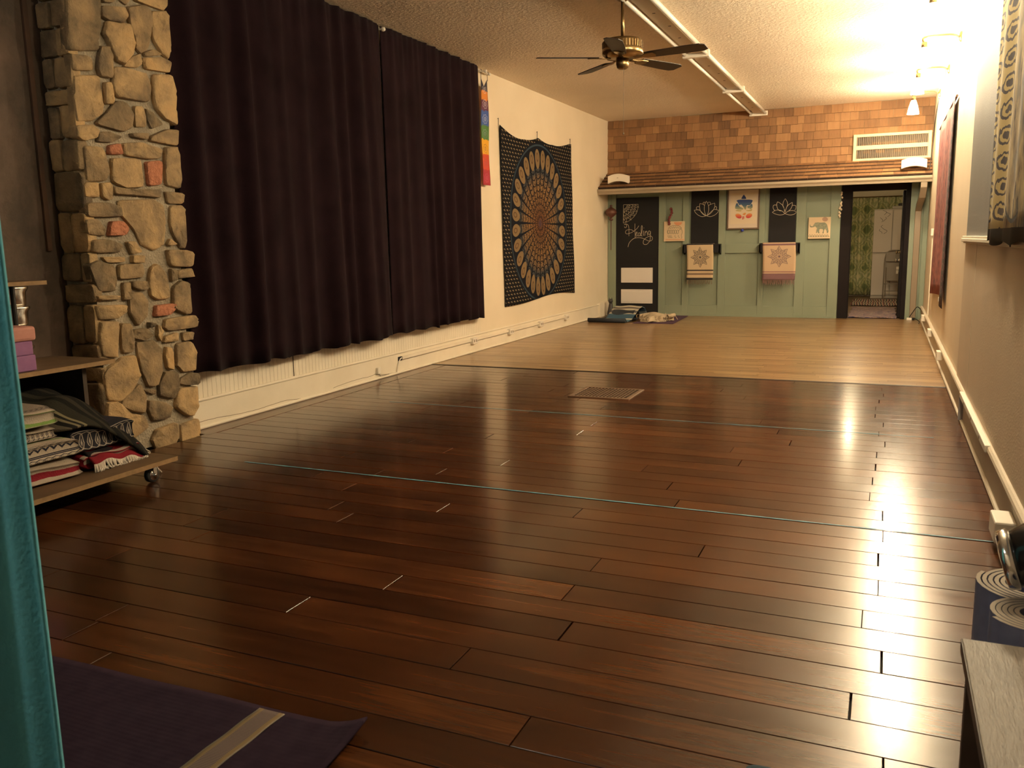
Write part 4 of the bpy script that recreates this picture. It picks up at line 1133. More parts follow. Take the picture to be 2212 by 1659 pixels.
M().grid(cf(-.80, -.20, .03, 2.04, 0, 5), 50, 8).build('panel', MATS['floral'], bc, smooth=True, solid=.004)
M().grid(cf(-.20, .70, 1.55, 2.04, 1, 8), 60, 4).build('valance', MATS['floral'], bc, smooth=True, solid=.004)
M().tube([(-.9, BY1-.1, 2.05), (.8, BY1-.1, 2.05)], .012, 8).build('rod', MATS['brass'], bc)
# pale storage cabinet
cab = thing('storage_cabinet', 'tall pale grey storage cabinet in the back room', 'cabinet', (.15, 19.2, 0))
cg = plain('cabinet_grey', (.62, .54, .46), .5)
M().box(-.255, .62, 18.98, 19.45, .0, 1.78).build('body', plain('cabinet_body', (.48, .42, .35), .6), cab)
for a, b, z0, z1 in ((-.25, .085, .92, 1.755), (.105, .60, .92, 1.755), (-.25, .085, .06, .88), (.105, .60, .06, .88)):
    M().box(a, b, 18.955, 18.98, z0, z1).build('cabinet_door', cg, cab, bevel=.003)
tr = M(); q = random.Random(4)
for k in range(7):
    x = q.uniform(-.12, .0); z = q.uniform(1.25, 1.7)
    tr.ribbon(smoothline([(x, 18.953, z), (x+q.uniform(-.05, .05), 18.953, z+.03), (x+q.uniform(-.08, .08), 18.953, z+.06), (x+q.uniform(-.05, .05), 18.953, z+.09)], 4), .008, (0, -1, 0))
tr.build('pencil_marks', plain('pencil', (.14, .13, .11), .9), cab)
M().obox((.25, 19.15, 1.81), .36, .22, .06).build('folded_towel', plain('towel', (.5, .45, .38), .9), label='folded pale towel on top of the storage cabinet', cat='towel', bevel=.02)
M().obox((.29, 19.12, 1.865), .22, .16, .05).build('dark_pouch', plain('pouch', (.05, .045, .04), .8), label='dark pouch lying on the folded towel', cat='pouch', bevel=.015)
# folded metal chair leaning on the cabinet
ch = thing('folding_chair', 'brown metal folding chair leaning folded against the cabinet', 'chair', (.19, 18.7, 0))
cm = plain('chair_brown', (.20, .155, .11), .4)
def cp(x, z, off=0): return (x, 18.66+.26*z/.96-off, z)
M().tube(smoothline([cp(-.02, .02), cp(-.02, .5), cp(-.015, .80), cp(.03, .92), cp(.10, .955), cp(.28, .955), cp(.35, .92), cp(.395, .80), cp(.40, .5), cp(.40, .02)], 5), .012, 8).build('back_frame', cm, ch, smooth=True)
M().tube([cp(.02, .06, .03), cp(.02, .62, .03)], .011, 8).build('leg', cm, ch); M().tube([cp(.36, .06, .03), cp(.36, .62, .03)], .011, 8).build('leg', cm, ch)
def slab(x0, x1, z0, z1, off, nm, mt=cm, th=.014): M().prism([cp(x0, z0, off), cp(x1, z0, off), cp(x1, z1, off), cp(x0, z1, off)], (0, -th, 0)).build(nm, mt, ch, bevel=.004)
slab(.0, .38, .74, .93, .0, 'backrest'); slab(.01, .37, .36, .72, .02, 'seat')
M().tube([cp(-.01, .30, .02), cp(.39, .30, .02)], .009, 8).build('stretcher', cm, ch); M().tube([cp(.0, .16, .02), cp(.38, .16, .02)], .009, 8).build('stretcher', cm, ch)
slab(.20, .265, .58, .64, .036, 'paper_tag', MATS['white'], .002); slab(.20, .24, .50, .57, .036, 'paper_tag', MATS['white'], .002); slab(.245, .275, .53, .57, .036, 'paper_tag', MATS['white'], .002)
# rag rugs
s = Sh('rag_rug'); P = s.sep(s.pos())
n = s.noise(s.vec(P[0]*4, P[1]*14, 0.0), 2, 3, .7); k = s.noise(s.vec(P[0]*3, P[1]*5, 5.0), 3, 2)
MATS['rug'] = s.out(col=s.ramp(n*.6+k*.4, [(.40, (.025, .02, .06)), (.45, (.10, .085, .14)), (.5, (.36, .22, .16)), (.54, (.10, .075, .13)), (.6, (.45, .34, .22))]), rough=.95, bump=n, bd=.01)
def rug(x0, x1, y0, y1, label, mt):
    M().grid(lambda u, v: (x0+(x1-x0)*u+.01*math.sin(v*20), y0+(y1-y0)*v, .014+.005*math.sin(u*11+v*7)), 10, 24).build('rag_rug', mt, solid=.012, label=label, cat='rug')
rug(-.50, .19, D+.06, 16.3, 'blue and rust rag rug lying in the doorway', MATS['rug'])
s = Sh('striped_rug'); P = s.sep(s.pos()); k = (P[0]*11+s.noise(s.pos(), 3, 2)*1.2).fract()
MATS['rug2'] = s.out(col=s.ramp(k, [(0, (.02, .018, .02)), (.25, (.4, .32, .24)), (.45, (.25, .05, .04)), (.6, (.03, .03, .03)), (.8, (.45, .36, .26))], True), rough=.95)
rug(-.55, .6, 16.75, 18.3, 'striped rag rug deeper in the back room', MATS['rug2'])
# ================================================================== FLOOR ITEMS
gv = thing('floor_grate', 'cast metal floor register grate set into the dark planks', 'floor vent', (-2.07, 6.69, 0))
gm_ = plain('grate_metal', (.14, .082, .048), .6, .2)
gx0, gx1, gy0, gy1 = -2.33, -1.815, 6.455, 6.935
for a, b, c_, d_ in ((gx0, gx1, gy0, gy0+.035), (gx0, gx1, gy1-.03, gy1), (gx0, gx0+.035, gy0+.035, gy1-.03), (gx1-.035, gx1, gy0+.035, gy1-.03)):
    M().chamf(a, b, c_, d_, .0, .009, .003).build('frame_bar', gm_, gv)
for k in range(1, 15):
    x = gx0+.035+k*(gx1-gx0-.07)/15; M().box(x-.004, x+.004, gy0+.035, gy1-.03, .001, .008).build('bar', gm_, gv)
for k in range(1, 8):
    y = gy0+.035+k*(gy1-gy0-.065)/8; M().box(gx0+.035, gx1-.035, y-.003, y+.003, .001, .006).build('cross_bar', gm_, gv)
M().box(gx0+.03, gx1-.03, gy0+.03, gy1-.03, .0005, .0012).build('dark_well', plain('well', (.006, .004, .003), .95), gv)

s = Sh('blue_tape'); P = s.sep(s.pos())
wn = s.noise(s.vec(P[0]*3, 0.0, 0.0), 3, 4, .7)
MATS['tape'] = s.out(col=s.ramp(wn, [(.35, (.07, .24, .34)), (.65, (.13, .36, .47))]), rough=.6)
def tape(y, x0, x1, w, label, seed):
    q = random.Random(seed); t = M(); x = x0; a = None
    top, bot = [], []
    while x <= x1+.001:
        e = w*(.5+.5*q.random())
        top.append((x, y+e/2, .0018)); bot.append((x, y-e/2+q.uniform(-.001, .001), .0018)); x += .05
    b = len(t.v); t.v += top+bot; n = len(top)
    for i in range(n-1): t.f.append((i, n+i, n+i+1, i+1))
    t.build('tape_line', MATS['tape'], solid=.0006, label=label, cat='tape')
tape(3.85, -3.42, .505, .013, 'long blue tape line across the floor nearer the camera', 1)
tape(5.80, -3.62, .34, .009, 'faint blue tape line across the floor just before the grate', 2)

# mats and blankets by the black door
def flatmat(pts, mat, label, name, th=.008, cat='mat'):
    return M().prism([(x, y, .0005) for x, y in pts], (0, 0, th)).build(name, mat, label=label, cat=cat, bevel=.002)
navy = mottled('navy_mat', (.012, .016, .024), (.02, .026, .036), 12, .8)
T = thing('yoga_mat', 'dark navy yoga mat partly rolled at its near end by the black door', 'yoga mat', (-3.95, 13.2, 0))
M().box(-4.22, -3.62, 12.68, 13.95, .0005, .008).build('sheet', navy, T)
sp_ = []
for k in range(40):
    a = k/39*3.2*PI; r_ = .035-.006*a/PI*.9; sp_.append((12.66+r_*math.cos(a), .037+r_*math.sin(a)))
rm = M()
n = len(sp_); rm.v = [(-4.22, y, z) for y, z in sp_]+[(-3.62, y, z) for y, z in sp_]
rm.f = [(i, i+1, n+i+1, n+i) for i in range(n-1)]
rm.build('rolled_end', navy, T, smooth=True, solid=.005)
plum = mottled('plum_mat', (.05, .02, .05), (.07, .03, .065), 14, .85)
flatmat([(-3.50, 12.63), (-2.88, 12.66), (-2.95, 14.05), (-3.46, 14.08)], plum, 'plum purple yoga mat lying before the green wall', 'yoga_mat', cat='yoga mat')
# bolster-like fold of a blue serape
s = Sh('blue_serape'); u, v = s.uv()
zz = ((u*26).pp(.5)*.06)
vv = v+zz*v.between(.30, .52)
c = s.ramp(vv, [(0, (.04, .09, .13)), (.10, (.42, .38, .30)), (.16, (.03, .08, .13)), (.27, (.40, .36, .28)), (.33, (.06, .055, .06)), (.38, (.42, .38, .30)), (.43, (.07, .06, .06)), (.50, (.45, .40, .32)), (.57, (.10, .16, .20)), (.68, (.02, .05, .09)), (.8, (.16, .19, .2)), (.9, (.35, .32, .26))], True)
MATS['serape'] = s.out(col=c, rough=.95, bump=s.noise(s.vec(u*60, v*90, 0.0), 1, 2), bd=.004)
def blk(u, v):
    t = v; x = -4.02+.42*u+.10*t*0
    prof = [(12.78, .012), (12.95, .03), (13.12, .10), (13.28, .175), (13.42, .205), (13.55, .17), (13.62, .08), (13.64, .015)]
    k = t*(len(prof)-1); i = min(int(k), len(prof)-2); f = k-i
    y = prof[i][0]+(prof[i+1][0]-prof[i][0])*f; z = prof[i][1]+(prof[i+1][1]-prof[i][1])*f
    return (x+.05*t-.02*(1-t)*math.sin(u*5)+.10*(t-.5)*(0.6), y, z+.008*math.sin(u*8+t*6)*(.3+t))
T = thing('striped_blanket', 'blue and white striped serape draped over a wedge on the navy mat', 'blanket', (-3.85, 13.2, .01))
M().grid(blk, 18, 40).build('cloth', MATS['serape'], T, smooth=True, solid=.008)
fm = M(); q = random.Random(6)
for k in range(22):
    x = -4.03+.4*k/21; fm.tube([(x, 12.78, .016), (x+q.uniform(-.02, .02), 12.75, .022), (x+q.uniform(-.03, .03), 12.72, .016)], .004, 5)
fm.build('fringe', plain('fringe_teal', (.28, .33, .33), .95), T, kind='stuff')
M().grid(lambda u, v: (-3.98+.36*u, 13.0+.58*v, .012+max(0, .16*math.sin(v*PI))*.92), 6, 12).build('foam_wedge', navy, label='dark foam wedge under the striped serape', cat='wedge', solid=.012)
# little dark figurine standing by the door
st = thing('cat_figurine', 'small dark figurine with two pointed ears on the floor beside the black door', 'figurine', (-4.20, 13.75, 0))
fm_ = plain('dark_iron', (.03, .028, .03), .5)
M().lathe([(.0, 0), (.055, 0), (.06, .05), (.045, .13), (.032, .19), (.028, .22), (0, .225)], (-4.20, 13.80, .0), (0, 0, 1), 16).build('body', fm_, st, smooth=True)
M().lathe([(0, .0), (.03, .01), (.04, .04), (.03, .07), (0, .08)], (-4.20, 13.79, .215), (0, 0, 1), 14).build('head', fm_, st, smooth=True)
for dx in (-.022, .022): M().lathe([(.014, 0), (0, .045)], (-4.20+dx, 13.79, .275), (0, 0, 1), 8).build('ear', fm_, st)
# cream blanket heap
s = Sh('cream_wool'); n = s.noise(s.pos(), 9, 4)
MATS['wool'] = s.out(col=s.ramp(n, [(.3, (.16, .11, .07)), (.45, (.42, .33, .22)), (.7, (.55, .45, .32))]), rough=.95, bump=s.noise(s.pos(), 80, 3), bd=.006)
def heap(u, v):
    a = 2*PI*u; r_ = math.sin(v*PI*.5)
    rr_ = 1+.12*math.sin(3*a+1)+.08*math.sin(7*a)
    h = .095*(1-r_**3)+.016*math.sin(a*5+v*9)*r_+.014*math.sin(v*17)*(1-r_)
    return (-3.25+.235*r_*rr_*math.cos(a), 13.08+.33*r_*rr_*math.sin(a), max(.012, .012+h))
T = thing('crumpled_blanket', 'crumpled cream fringed blanket heaped on the plum mat', 'blanket', (-3.25, 13.08, .01))
M().grid(heap, 44, 16).build('cloth', MATS['wool'], T, smooth=True)
def fold(u, v):
    a = -.4+3.9*u; ra = .2+.05*math.sin(u*9); th = 2*PI*v
    return (-3.25+ra*1.15*math.cos(a)+.025*math.cos(th)*math.cos(a), 13.05+ra*1.3*math.sin(a)+.025*math.cos(th)*math.sin(a), .085+.03*math.sin(th)+.015*math.sin(u*13))
M().grid(fold, 40, 10).build('folded_edge', MATS['wool'], T, smooth=True)
fm = M(); q = random.Random(9)
for k in range(40):
    a = q.uniform(0, 2*PI); x, y = -3.25+.25*math.cos(a), 13.05+.33*math.sin(a)
    fm.tube([(x, y, .06), (x+q.uniform(.0, .05), y+q.uniform(-.03, .03), .075+q.uniform(-.03, .035)), (x+q.uniform(.02, .09), y+q.uniform(-.05, .05), .03)], .004, 5)
fm.build('fringe', MATS['wool'], T, kind='stuff')

# ================================================================== PURPLE COTTON RUG (front left)
s = Sh('purple_cotton'); P = s.sep(s.pos())
wv = ((P[0]*520).sin()*.5+.5)*.5+((P[1]*400).sin()*.5+.5)*.5
ln_ = s.noise(s.pos(), 22, 3)
c = s.ramp(ln_, [(.35, (.024, .013, .025)), (.65, (.031, .018, .032))])
MATS['purple'] = s.out(col=c, rough=.95, spec=.1, bump=wv, bd=.0004)
pr_ = thing('cotton_rug', 'dark purple cotton yoga rug with one pale woven stripe in the left foreground', 'rug', (-2.0, 1.37, 0))
RX0, RX1 = -2.75, -1.165
def prf(u, v):
    x = RX0+(RX1-RX0)*u; y = 1.035+(1.70-1.035)*v
    y += .02*(u-.7)*v
    z = .006+.0015*math.sin(u*20+v*7)
    k = max(0, (u-.93)/.07)*max(0, (v-.7)/.3); z += .022*k*k
    k2 = max(0, (u-.9)/.1); z += .008*k2*k2
    return (x-.02*(v-.5)*0+(.035*(1-v)-.03)*max(0, u-.5), y+.012*k, z)
M().grid(prf, 60, 26).build('weave', MATS['purple'], pr_, smooth=True, solid=.006)
s = Sh('woven_stripe'); u, v = s.uv()
th_ = ((v*125).fract()).lt(.5)
c = s.mix(th_, (.10, .066, .066), (.19, .135, .115))
c = s.mix(u.lt(.2).max(u.gt(.8)), c, (.22, .145, .07))
c = s.mix(u.lt(.05).max(u.gt(.95)), c, (.24, .2, .15))
MATS['stripe'] = s.out(col=c, rough=.9, bump=th_, bd=.003)
M().grid(lambda u, v: (-1.508+.085*u, 1.035+.653*v, .0105+.001*math.sin(v*30)), 6, 40).build('pale_stripe', MATS['stripe'], pr_, smooth=True, solid=.002)

# teal cushion corner at the bottom of the frame
tc = mottled('teal_fabric', (.012, .035, .05), (.02, .05, .068), 25, .9)
cu = M(); c0 = at(1612, 1640, 'z', .06)
ca_, sa_ = math.cos(-.07), math.sin(-.07)
def cush(x, y, z): return (c0.x+x*ca_-y*sa_, c0.y+x*sa_+y*ca_, z)
o_ = rounded([cush(0, 0, 0), cush(.62, 0, 0), cush(.62, -.32, 0), cush(0, -.32, 0)], .10, 4)
cu.prism([tuple(p+Vector((0, 0, .002))) for p in o_], (0, 0, .062))
cu.build('floor_cushion', tc, label='dark teal cushion peeping in at the bottom edge', cat='cushion', bevel=.018)

# ================================================================== ROLLING SHELF CART
sw_ = mottled('plywood', (.09, .055, .028), (.15, .09, .045), 6, .6)
ed = mottled('plywood_edge', (.22, .13, .055), (.30, .18, .08), 30, .7)
cart = thing('shelf_cart', 'plywood shelf cart on casters standing beside the stone pillar', 'cart', (-4.0, 2.8, 0))
def board(x0, x1, y0, y1, z0, z1, nm):
    b_ = M().box(x0, x1, y0, y1, z0, z1).build(nm, sw_, cart)
    M().box(x1, x1+.003, y0, y1, z0, z1).build('edge_banding', ed, b_)
    M().box(x0, x1, y1, y1+.003, z0, z1).build('edge_banding', ed, b_)
board(-4.42, -3.535, 1.85, 3.452, .098, .122, 'bottom_board')
board(-4.42, -3.925, 1.85, 3.44, .627, .650, 'shelf')
board(-4.46, -3.925, 1.85, 3.065, 1.083, 1.103, 'shelf')
M().box(-4.42, -4.02, 3.30, 3.325, .122, .627).build('side_panel', mottled('dark_ply', (.035, .02, .012), (.06, .036, .02), 5, .7), cart)
M().box(-4.44, -4.42, 1.85, 3.32, .122, .627).build('back_panel', mottled('dark_ply', (.035, .02, .012), (.06, .036, .02), 5, .7), cart)
PO = at(30, 660, 'x', -4.143)
M().tube([(-4.143, PO.y, .65), (-4.143, PO.y, 1.083)], .012, 10).build('post', MATS['blackmetal'], cart)
for x, y in ((-3.60, 3.33), (-4.34, 3.33), (-3.60, 1.95), (-4.34, 1.95)):
    cs = thing('caster', 'x', None, (x-cart.location.x, y-cart.location.y, 0)) if False else None
    c1_ = M().box(x-.035, x+.035, y-.045, y+.045, .092, .098).build('caster_plate', MATS['chrome'], cart)
    for sx_ in (-.024, .02): M().box(x+sx_, x+sx_+.004, y-.012, y+.012, .035, .094).build('fork', MATS['chrome'], c1_, bevel=.001)
    M().lathe([(.03, -.016), (.041, -.013), (.043, 0), (.041, .013), (.03, .016)], (x, y-.005, .0435), (1, 0, 0), 22).build('wheel', plain('rubber', (.03, .028, .027), .5), c1_, smooth=True)
    M().lathe([(.03, .0165), (.028, .019), (.009, .020), (.009, .03), (0, .031)], (x, y-.005, .0435), (1, 0, 0), 18).build('hub', MATS['chrome'], c1_, smooth=True)

# foam yoga blocks
foam_p, foam_v, foam_v2 = mottled('foam_salmon', (.50, .22, .18), (.55, .26, .21), 30, .85), mottled('foam_violet', (.26, .11, .25), (.30, .13, .28), 30, .85), mottled('foam_mauve', (.09, .045, .07), (.12, .06, .09), 30, .85)
M().box(-4.12, -3.955, 2.70, 2.985, .651, .732).build('yoga_block', foam_v, label='violet foam yoga block at the bottom of the stack', cat='yoga block', bevel=.006, group='yoga blocks on the shelf')
M().box(-4.12, -3.955, 2.69, 2.975, .7325, .803).build('yoga_block', foam_v, label='violet foam yoga block in the middle of the stack', cat='yoga block', bevel=.006, group='yoga blocks on the shelf')
M().box(-4.13, -3.945, 2.71, 2.995, .8035, .878).build('yoga_block', foam_p, label='salmon pink foam yoga block on top of the stack', cat='yoga block', bevel=.016, group='yoga blocks on the shelf')
# stacks of silver tins
silver = plain('silver_tin', (.75, .72, .66), .22, 1)
def tin(x, y, z, r_, h): return M().lathe([(0, 0), (r_*.82, 0), (r_*.86, h*.12), (r_*.9, h*.7), (r_*1.04, h*.86), (r_*1.04, h*.96), (r_*.95, h), (0, h)], (x, y, z), (0, 0, 1), 24)
TP = at(24, 660, 'x', -4.26)
for k in range(4):
    tin(TP.x, TP.y, .651+k*.105, .085, .104).build('metal_tin', silver, smooth=True, label='silver ribbed tin in the stack below the upper shelf, %s' % ('lowest', 'second from the bottom', 'third from the bottom', 'topmost')[k], cat='tin', group='silver tins behind the yoga blocks')
for k in range(3):
    tin(-4.20, 2.70, 1.1735+k*.072, .10-.012*k, .0715).build('metal_tin', silver, smooth=True, label='silver tin piled on the upper shelf, %s' % ('lowest', 'middle', 'topmost')[k], cat='tin', group='silver tins on the upper shelf')
mg = mottled('magenta_strap', (.10, .012, .04), (.15, .02, .06), 20, .8)
def strap_roll(x, y, z, label, r_=.034):
    sp_ = [(x+(r_-.0016*k/6)*math.cos(k*.5), z+r_+(r_-.0016*k/6)*math.sin(k*.5)) for k in range(70)]
    mm = M(); n = len(sp_); mm.v = [(a, y-.03, b) for a, b in sp_]+[(a, y+.03, b) for a, b in sp_]
    mm.f = [(i, i+1, n+i+1, n+i) for i in range(n-1)]
    mm.build('yoga_strap', mg, smooth=True, solid=.003, label=label, cat='strap', group='rolled straps on the upper shelf')
strap_roll(-4.10, 2.79, 1.104, 'rolled magenta strap nearer the wall edge of the upper shelf')
strap_roll(-4.0, 2.73, 1.104, 'rolled magenta strap at the front of the upper shelf')
M().box(-4.34, -4.06, 2.55, 2.71, 1.104, 1.1725).build('storage_box', plain('grey_box', (.10, .07, .06), .7), label='low dark box under the upper silver tins', cat='box', bevel=.006)

# folded blankets on the bottom board
def striped(name, stops, zig=None, ink=(.03, .03, .045)):
    s = Sh(name); u, v = s.uv()
    w = s.noise(s.vec(u*5, v*3, 0.0), 2, 2)*.012
    c = s.ramp(v+w, stops, True)
    if zig:
        for a, b, f in zig:
            t = (v-a)/(b-a)
            z1 = ((u*f).pp(.5)*2)
            l1 = ((t-.14)-z1*.14).abs().lt(.045); l2 = ((t-.86)+z1*.14).abs().lt(.045)
            du = (u*f).fract()-.5; dt = (t-.5)*1.6
            d = (du.abs()*1.1+dt.abs())
            dm2 = d.between(.28, .40).max(d.lt(.14))
            band = l1.max(l2).max(dm2)*t.between(0, 1)
            edge_ = t.between(-.05, 0).max(t.between(1, 1.05))
            c = s.mix(band.max(edge_), c, ink)
    n = s.noise(s.vec(u*120, v*160, 0.0), 1, 2)
    return s.out(col=c, rough=.95, spec=.1, bump=n, bd=.004)
wh, lg, gn, rd, nv = (.46, .38, .30), (.33, .27, .22), (.20, .32, .09), (.23, .02, .03), (.03, .03, .05)
MATS['b1'] = striped('blanket_navy_zig', [(0, wh), (.15, nv), (.16, wh), (.30, lg), (.33, wh), (.5, wh)], [(.19, .30, 26)])
MATS['b2'] = striped('blanket_red_line', [(0, wh), (.17, rd), (.185, wh), (.24, rd), (.262, wh), (.3, lg), (.33, wh)], [(.10, .15, 30)])
MATS['b3'] = striped('blanket_diamond', [(0, wh), (.14, lg), (.145, wh), (.36, wh), (.40, gn), (.43, wh), (.6, wh)], [(.15, .235, 17), (.245, .335, 17)])
MATS['b4'] = striped('blanket_green', [(0, wh), (.16, gn), (.185, wh), (.20, gn), (.24, wh), (.30, gn), (.315, wh), (.36, lg), (.5, wh)], [(.37, .43, 24)])
MATS['b5'] = striped('blanket_dark', [(0, (.10, .085, .065)), (.06, (.05, .045, .035)), (.10, (.15, .125, .095)), (.16, (.09, .075, .06)), (.20, (.16, .135, .10)), (.27, (.02, .018, .016)), (.30, (.2, .17, .10)), (.315, (.022, .02, .017)), (.33, (.2, .17, .10)), (.345, (.03, .027, .02)), (.42, (.012, .011, .01)), (.46, (.034, .03, .022)), (.50, (.011, .010, .01)), (.56, (.032, .028, .02)), (.59, (.011, .010, .01)), (.68, (.03, .026, .02)), (.72, (.012, .011, .011)), (.78, (.2, .17, .11)), (.79, (.013, .012, .012)), (.83, (.42, .33, .29)), (.93, (.05, .04, .05))])
MATS['b6'] = striped('blanket_red', [(0, (.20, .012, .02)), (.25, (.42, .34, .28)), (.29, (.22, .015, .025)), (.33, (.42, .34, .28)), (.37, (.2, .012, .02)), (.7, (.015, .012, .015)), (.85, (.24, .02, .03))])
MATS['b7'] = striped('blanket_black_zig', [(0, (.03, .028, .035)), (.4, (.04, .035, .045)), (.6, (.02, .02, .025))], [(.17, .32, 9)], (.40, .34, .28))
def folded(x0, x1, y0, y1, z0, h, mat, label, seed, group='folded blankets on the cart'):
    q = random.Random(seed); ph = q.uniform(0, 6)
    xc, w2 = (x0+x1)/2, (x1-x0)/2
    def fn(u, v):
        # v runs round the cross-section from bottom front up over the top to the back
        a = -PI/2+2*PI*v
        e = .30
        cx, sx = math.cos(a), math.sin(a)
        X = xc+w2*math.copysign(abs(cx)**e, cx); Zr = math.copysign(abs(sx)**.40, sx)
        lay = .012*math.sin(v*2*PI*7)*(1 if cx > .4 else .2)
        k = 1-max(0, abs(u-.5)*2-.93)/.07*.15
        y = y0+(y1-y0)*u+.012*math.sin(v*11+ph)*(1 if u > .5 else -1)*abs(u-.5)*2
        return (X+lay+.01*math.sin(u*7+ph), y, z0+h/2+Zr*h/2*k+(.006*math.sin(u*9+ph+v*5) if sx > 0 else 0))
    mm = M().grid(fn, 30, 64)
    n = 31
    for col_ in (0, 30):
        ring = [j*n+col_ for j in range(64)]
        mm.uv[len(mm.f)] = [(col_/30, .02+.3*(j/64)) for j in range(64)]
        mm.f.append(tuple(ring))
    mm.build('folded_blanket', mat, smooth=True, label=label, cat='blanket', group=group)
folded(-4.22, -3.695, 2.25, 2.965, .123, .100, MATS['b2'], 'white folded blanket with red lines at the bottom of the left stack', 1)
folded(-4.22, -3.705, 2.25, 2.975, .224, .105, MATS['b3'], 'folded blanket with navy diamond band, second in the left stack', 2)
folded(-4.22, -3.76, 2.22, 2.90, .330, .065, MATS['b1'], 'white folded blanket with navy zigzags, third in the left stack', 3)
folded(-4.24, -3.745, 2.22, 2.90, .396, .100, MATS['b4'], 'white folded blanket with lime green stripes on top of the left stack', 4)
folded(-4.26, -3.715, 3.02, 3.36, .123, .088, MATS['b6'], 'red folded blanket with white lines under the dark fringed blankets', 5)
folded(-4.28, -3.745, 2.985, 3.36, .212, .135, MATS['b7'], 'black folded blanket with a white zigzag band beside the left stack', 6)
# draped charcoal blanket over the heap
T = thing('draped_blanket', 'charcoal striped serape draped over the blanket heap by the pillar', 'blanket', (-4.0, 3.1, .2))
def drape(u, v):
    y = 2.66+.82*u; x = -4.30+(.30+.28*min(1, max(0, (u-.12)/.25)))*v
    top = .515+.02*math.sin(v*5)-.06*v
    z = top
    k = max(0, (u-.45)/.55); z -= .25*k**1.9
    f = max(0, (v-.62)/.38); z -= .125*f**2*(.5+.5*u)
    b_ = max(0, (.25-v)/.25); z -= .05*b_**2
    z += .010*math.sin(v*17+u*6)+.012*math.sin(u*11+v*3)
    if u < .45 and v > .55: z = min(z, .505); 
    return (x+.03*k, y-.05*k*k, z)
dm_ = M().grid(lambda u, v: drape(u, 1-v), 40, 40)
for k_ in dm_.uv: dm_.uv[k_] = [(a, min(.999, .72*a+.30*b)) for a, b in dm_.uv[k_]]
dm_.build('cloth', MATS['b5'], T, smooth=True, solid=.014)
fm = M(); q = random.Random(12)
for k in range(46):
    v = q.random(); p = Vector(drape(1.0, v)); d_ = q.uniform(.05, .1)
    fm.tube([p, p+Vector((q.uniform(-.02, .03), .02, -d_*.4)), p+Vector((q.uniform(-.03, .05), q.uniform(.01, .06), -d_))], .0035, 5)
fm.build('fringe', plain('fringe_white', (.62, .54, .46), .95), T, kind='stuff')
T = thing('fringe_blanket', 'red and white blanket edge with thick white fringe hanging over the cart board', 'blanket', (-3.75, 3.2, .13))
def rb(u, v): return (-3.93+.25*v-.02*u, 3.04+.36*u, .285+.05*u*0-.115*v**1.6-.05*u*u+.008*math.sin(u*15+v*4))
M().grid(rb, 20, 14).build('cloth', MATS['b6'], T, smooth=True, solid=.012)
fm = M()
for k in range(84):
    u = k/83; p = Vector(rb(u, 1.0)); l_ = q.uniform(.05, .085)
    fm.tube([p, p+Vector((q.uniform(.004, .02), q.uniform(-.01, .01), -l_*.5)), p+Vector((q.uniform(0, .03), q.uniform(-.02, .02), -min(l_, p.z-.128)))], .0042, 5)
fm.build('fringe', plain('fringe_white', (.62, .54, .46), .95), T, kind='stuff')

# ================================================================== TEAL CURTAIN (left edge, close to the camera)
s = Sh('teal_cloth'); n = s.noise(s.pos(), 120, 2)
MATS['teal'] = s.out(col=s.ramp(s.noise(s.pos(), 3, 2), [(.3, (.07, .34, .44)), (.7, (.09, .40, .50))]), rough=.9, sheen=.15, bump=n, bd=.002)
def tcf(u, v):
    x = -1.353-1.9*u; d_ = 1-v  # extended left out of view to keep the added globe off the pillar
    ph = u*2*PI*14
    return (x+.012*math.sin(v*2.2), .95+.035*math.sin(ph+.6*d_)*(.5+.5*d_)+.012*math.sin(ph*2.3+1), .03+2.55*v)
T = thing('teal_curtain', 'teal curtain hanging at the left edge close to the camera', 'curtain', (-1.8, .95, 0))
M().grid(tcf, 260, 20).build('cloth', MATS['teal'], T, smooth=True, solid=.006)
M().tube([(-4.45, .95, 2.6), (-1.25, .95, 2.6)], .014, 10).build('rod', MATS['blackmetal'], T)
M().tube([(-1.25, .95, 2.6), (-1.25, .95, HC)], .006, 8).build('hanger', MATS['blackmetal'], T)

# ================================================================== BENCH, ROLLED MATS, ROUND CHROME-RIMMED DEVICE (right)
s = Sh('worn_bench'); P = s.sep(s.pos())
n = s.noise(s.vec(P[0]*30, P[1]*5, P[2]*5), 3, 5, .7); k = s.noise(s.pos(), 9, 3)
sp = s.vor(s.vec(P[0]*60, P[1]*25, 0.0), 1.0)
c = s.ramp(n*.6+k*.4, [(.3, (.12, .09, .058)), (.55, (.165, .128, .086)), (.8, (.2, .158, .11))])
c = s.mix(s.maprange(sp, .05, .13, .55, 0), c, (.11, .08, .055))
MATS['bench'] = s.out(col=c, rough=.5, bump=n, bd=.003)
dk = mottled('bench_dark', (.05, .03, .018), (.08, .05, .03), 8, .6)
be = thing('bench', 'low worn wooden bench against the right wall in the foreground', 'bench', (.35, 1.2, 0))
tb = M().box(.167, .53, .55, 1.713, .478, .50).build('seat_board', MATS['bench'], be, bevel=.002)
M().box(.165, .1668, .55, 1.713, .474, .498).build('edge_strip', dk, tb)
for y0 in (.58, 1.672): M().box(.175, .525, y0, y0+.024, 0, .478).build('end_panel', dk, be)
M().box(.505, .525, .604, 1.672, .1, .47).build('back_rail', dk, be)
M().box(.24, .31, 1.335, 1.345, .5, .5004).build('worn_spot', dk, tb)
mt_b = mottled('mat_slate', (.12, .13, .21), (.15, .16, .25), 30, .85)
mt_e = plain('mat_edge', (.36, .31, .25), .9)
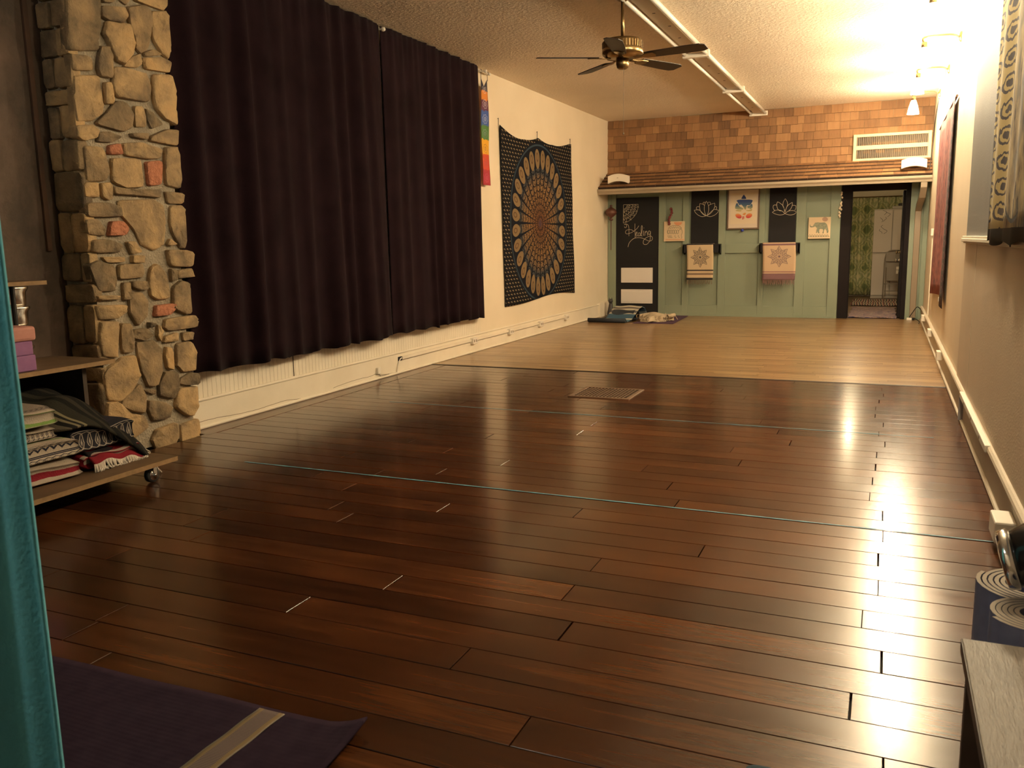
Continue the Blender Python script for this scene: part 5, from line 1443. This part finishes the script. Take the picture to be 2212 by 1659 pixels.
def roll(x, y, r_, h, label, turns, z0=0.0, th=.006, end=0, rin=.028):
    T = thing('rolled_mat', label, 'yoga mat', (x, y, z0), 'rolled mats behind the bench')
    n = int(turns*28); pts = []
    for k in range(n+1):
        a = end+2*PI*k/28; rr_ = r_-(r_-rin)*k/n
        pts.append((x+rr_*math.cos(a), y+rr_*math.sin(a)))
    out_, inn = [], []
    for (px, py) in pts:
        d_ = Vector((px-x, py-y, 0)).normalized()*th/2
        out_.append((px+d_.x, py+d_.y)); inn.append((px-d_.x, py-d_.y))
    mm = M(); N_ = len(pts)
    for ring in (out_, inn):
        for z in (z0+.001, z0+h-.0005): mm.v += [(a, b, z) for a, b in ring]
    for i in range(N_-1):
        mm.f.append((i, i+1, N_+i+1, N_+i)); mm.f.append((2*N_+i, 3*N_+i, 3*N_+i+1, 2*N_+i+1)); mm.f.append((i, 2*N_+i, 2*N_+i+1, i+1))
    mm.build('sheet', mt_b, T, smooth=False, fix=False)
    tp_ = M()
    tp_.v = [(a, b, z0+h) for a, b in out_]+[(a, b, z0+h) for a, b in inn]
    tp_.f = [(i, i+1, N_+i+1, N_+i) for i in range(N_-1)]
    tp_.build('cut_edge', mt_e, T, fix=False)
roll(.325, 2.005, .108, .512, 'large slate blue rolled mat standing behind the bench', 4.3, th=.0085, end=2.6, rin=.058)
roll(.300, 1.815, .084, .525, 'smaller slate blue rolled mat standing between the bench and the large roll', 5.6, th=.0088, end=3.6, rin=.026)
cs_ = thing('round_device', 'glossy black round device with a chrome rim resting on the rolled mats', 'device', (.33, 1.93, .53))
cc = Vector((.255, 1.93, .588)); ax = Vector((1, -.07, .30)).normalized()
M().lathe([(.0, .012), (.045, .01), (.056, .015), (.062, .03), (.075, .07), (.082, .12), (.076, .165), (.05, .19), (0, .2)], cc, ax, 32).build('body', MATS['blackgloss'], cs_, smooth=True)
M().lathe([(.048, .008), (.052, -.006), (.060, -.004), (.063, .014), (.056, .02)], cc, ax, 32).build('chrome_rim', MATS['chrome'], cs_, smooth=True)
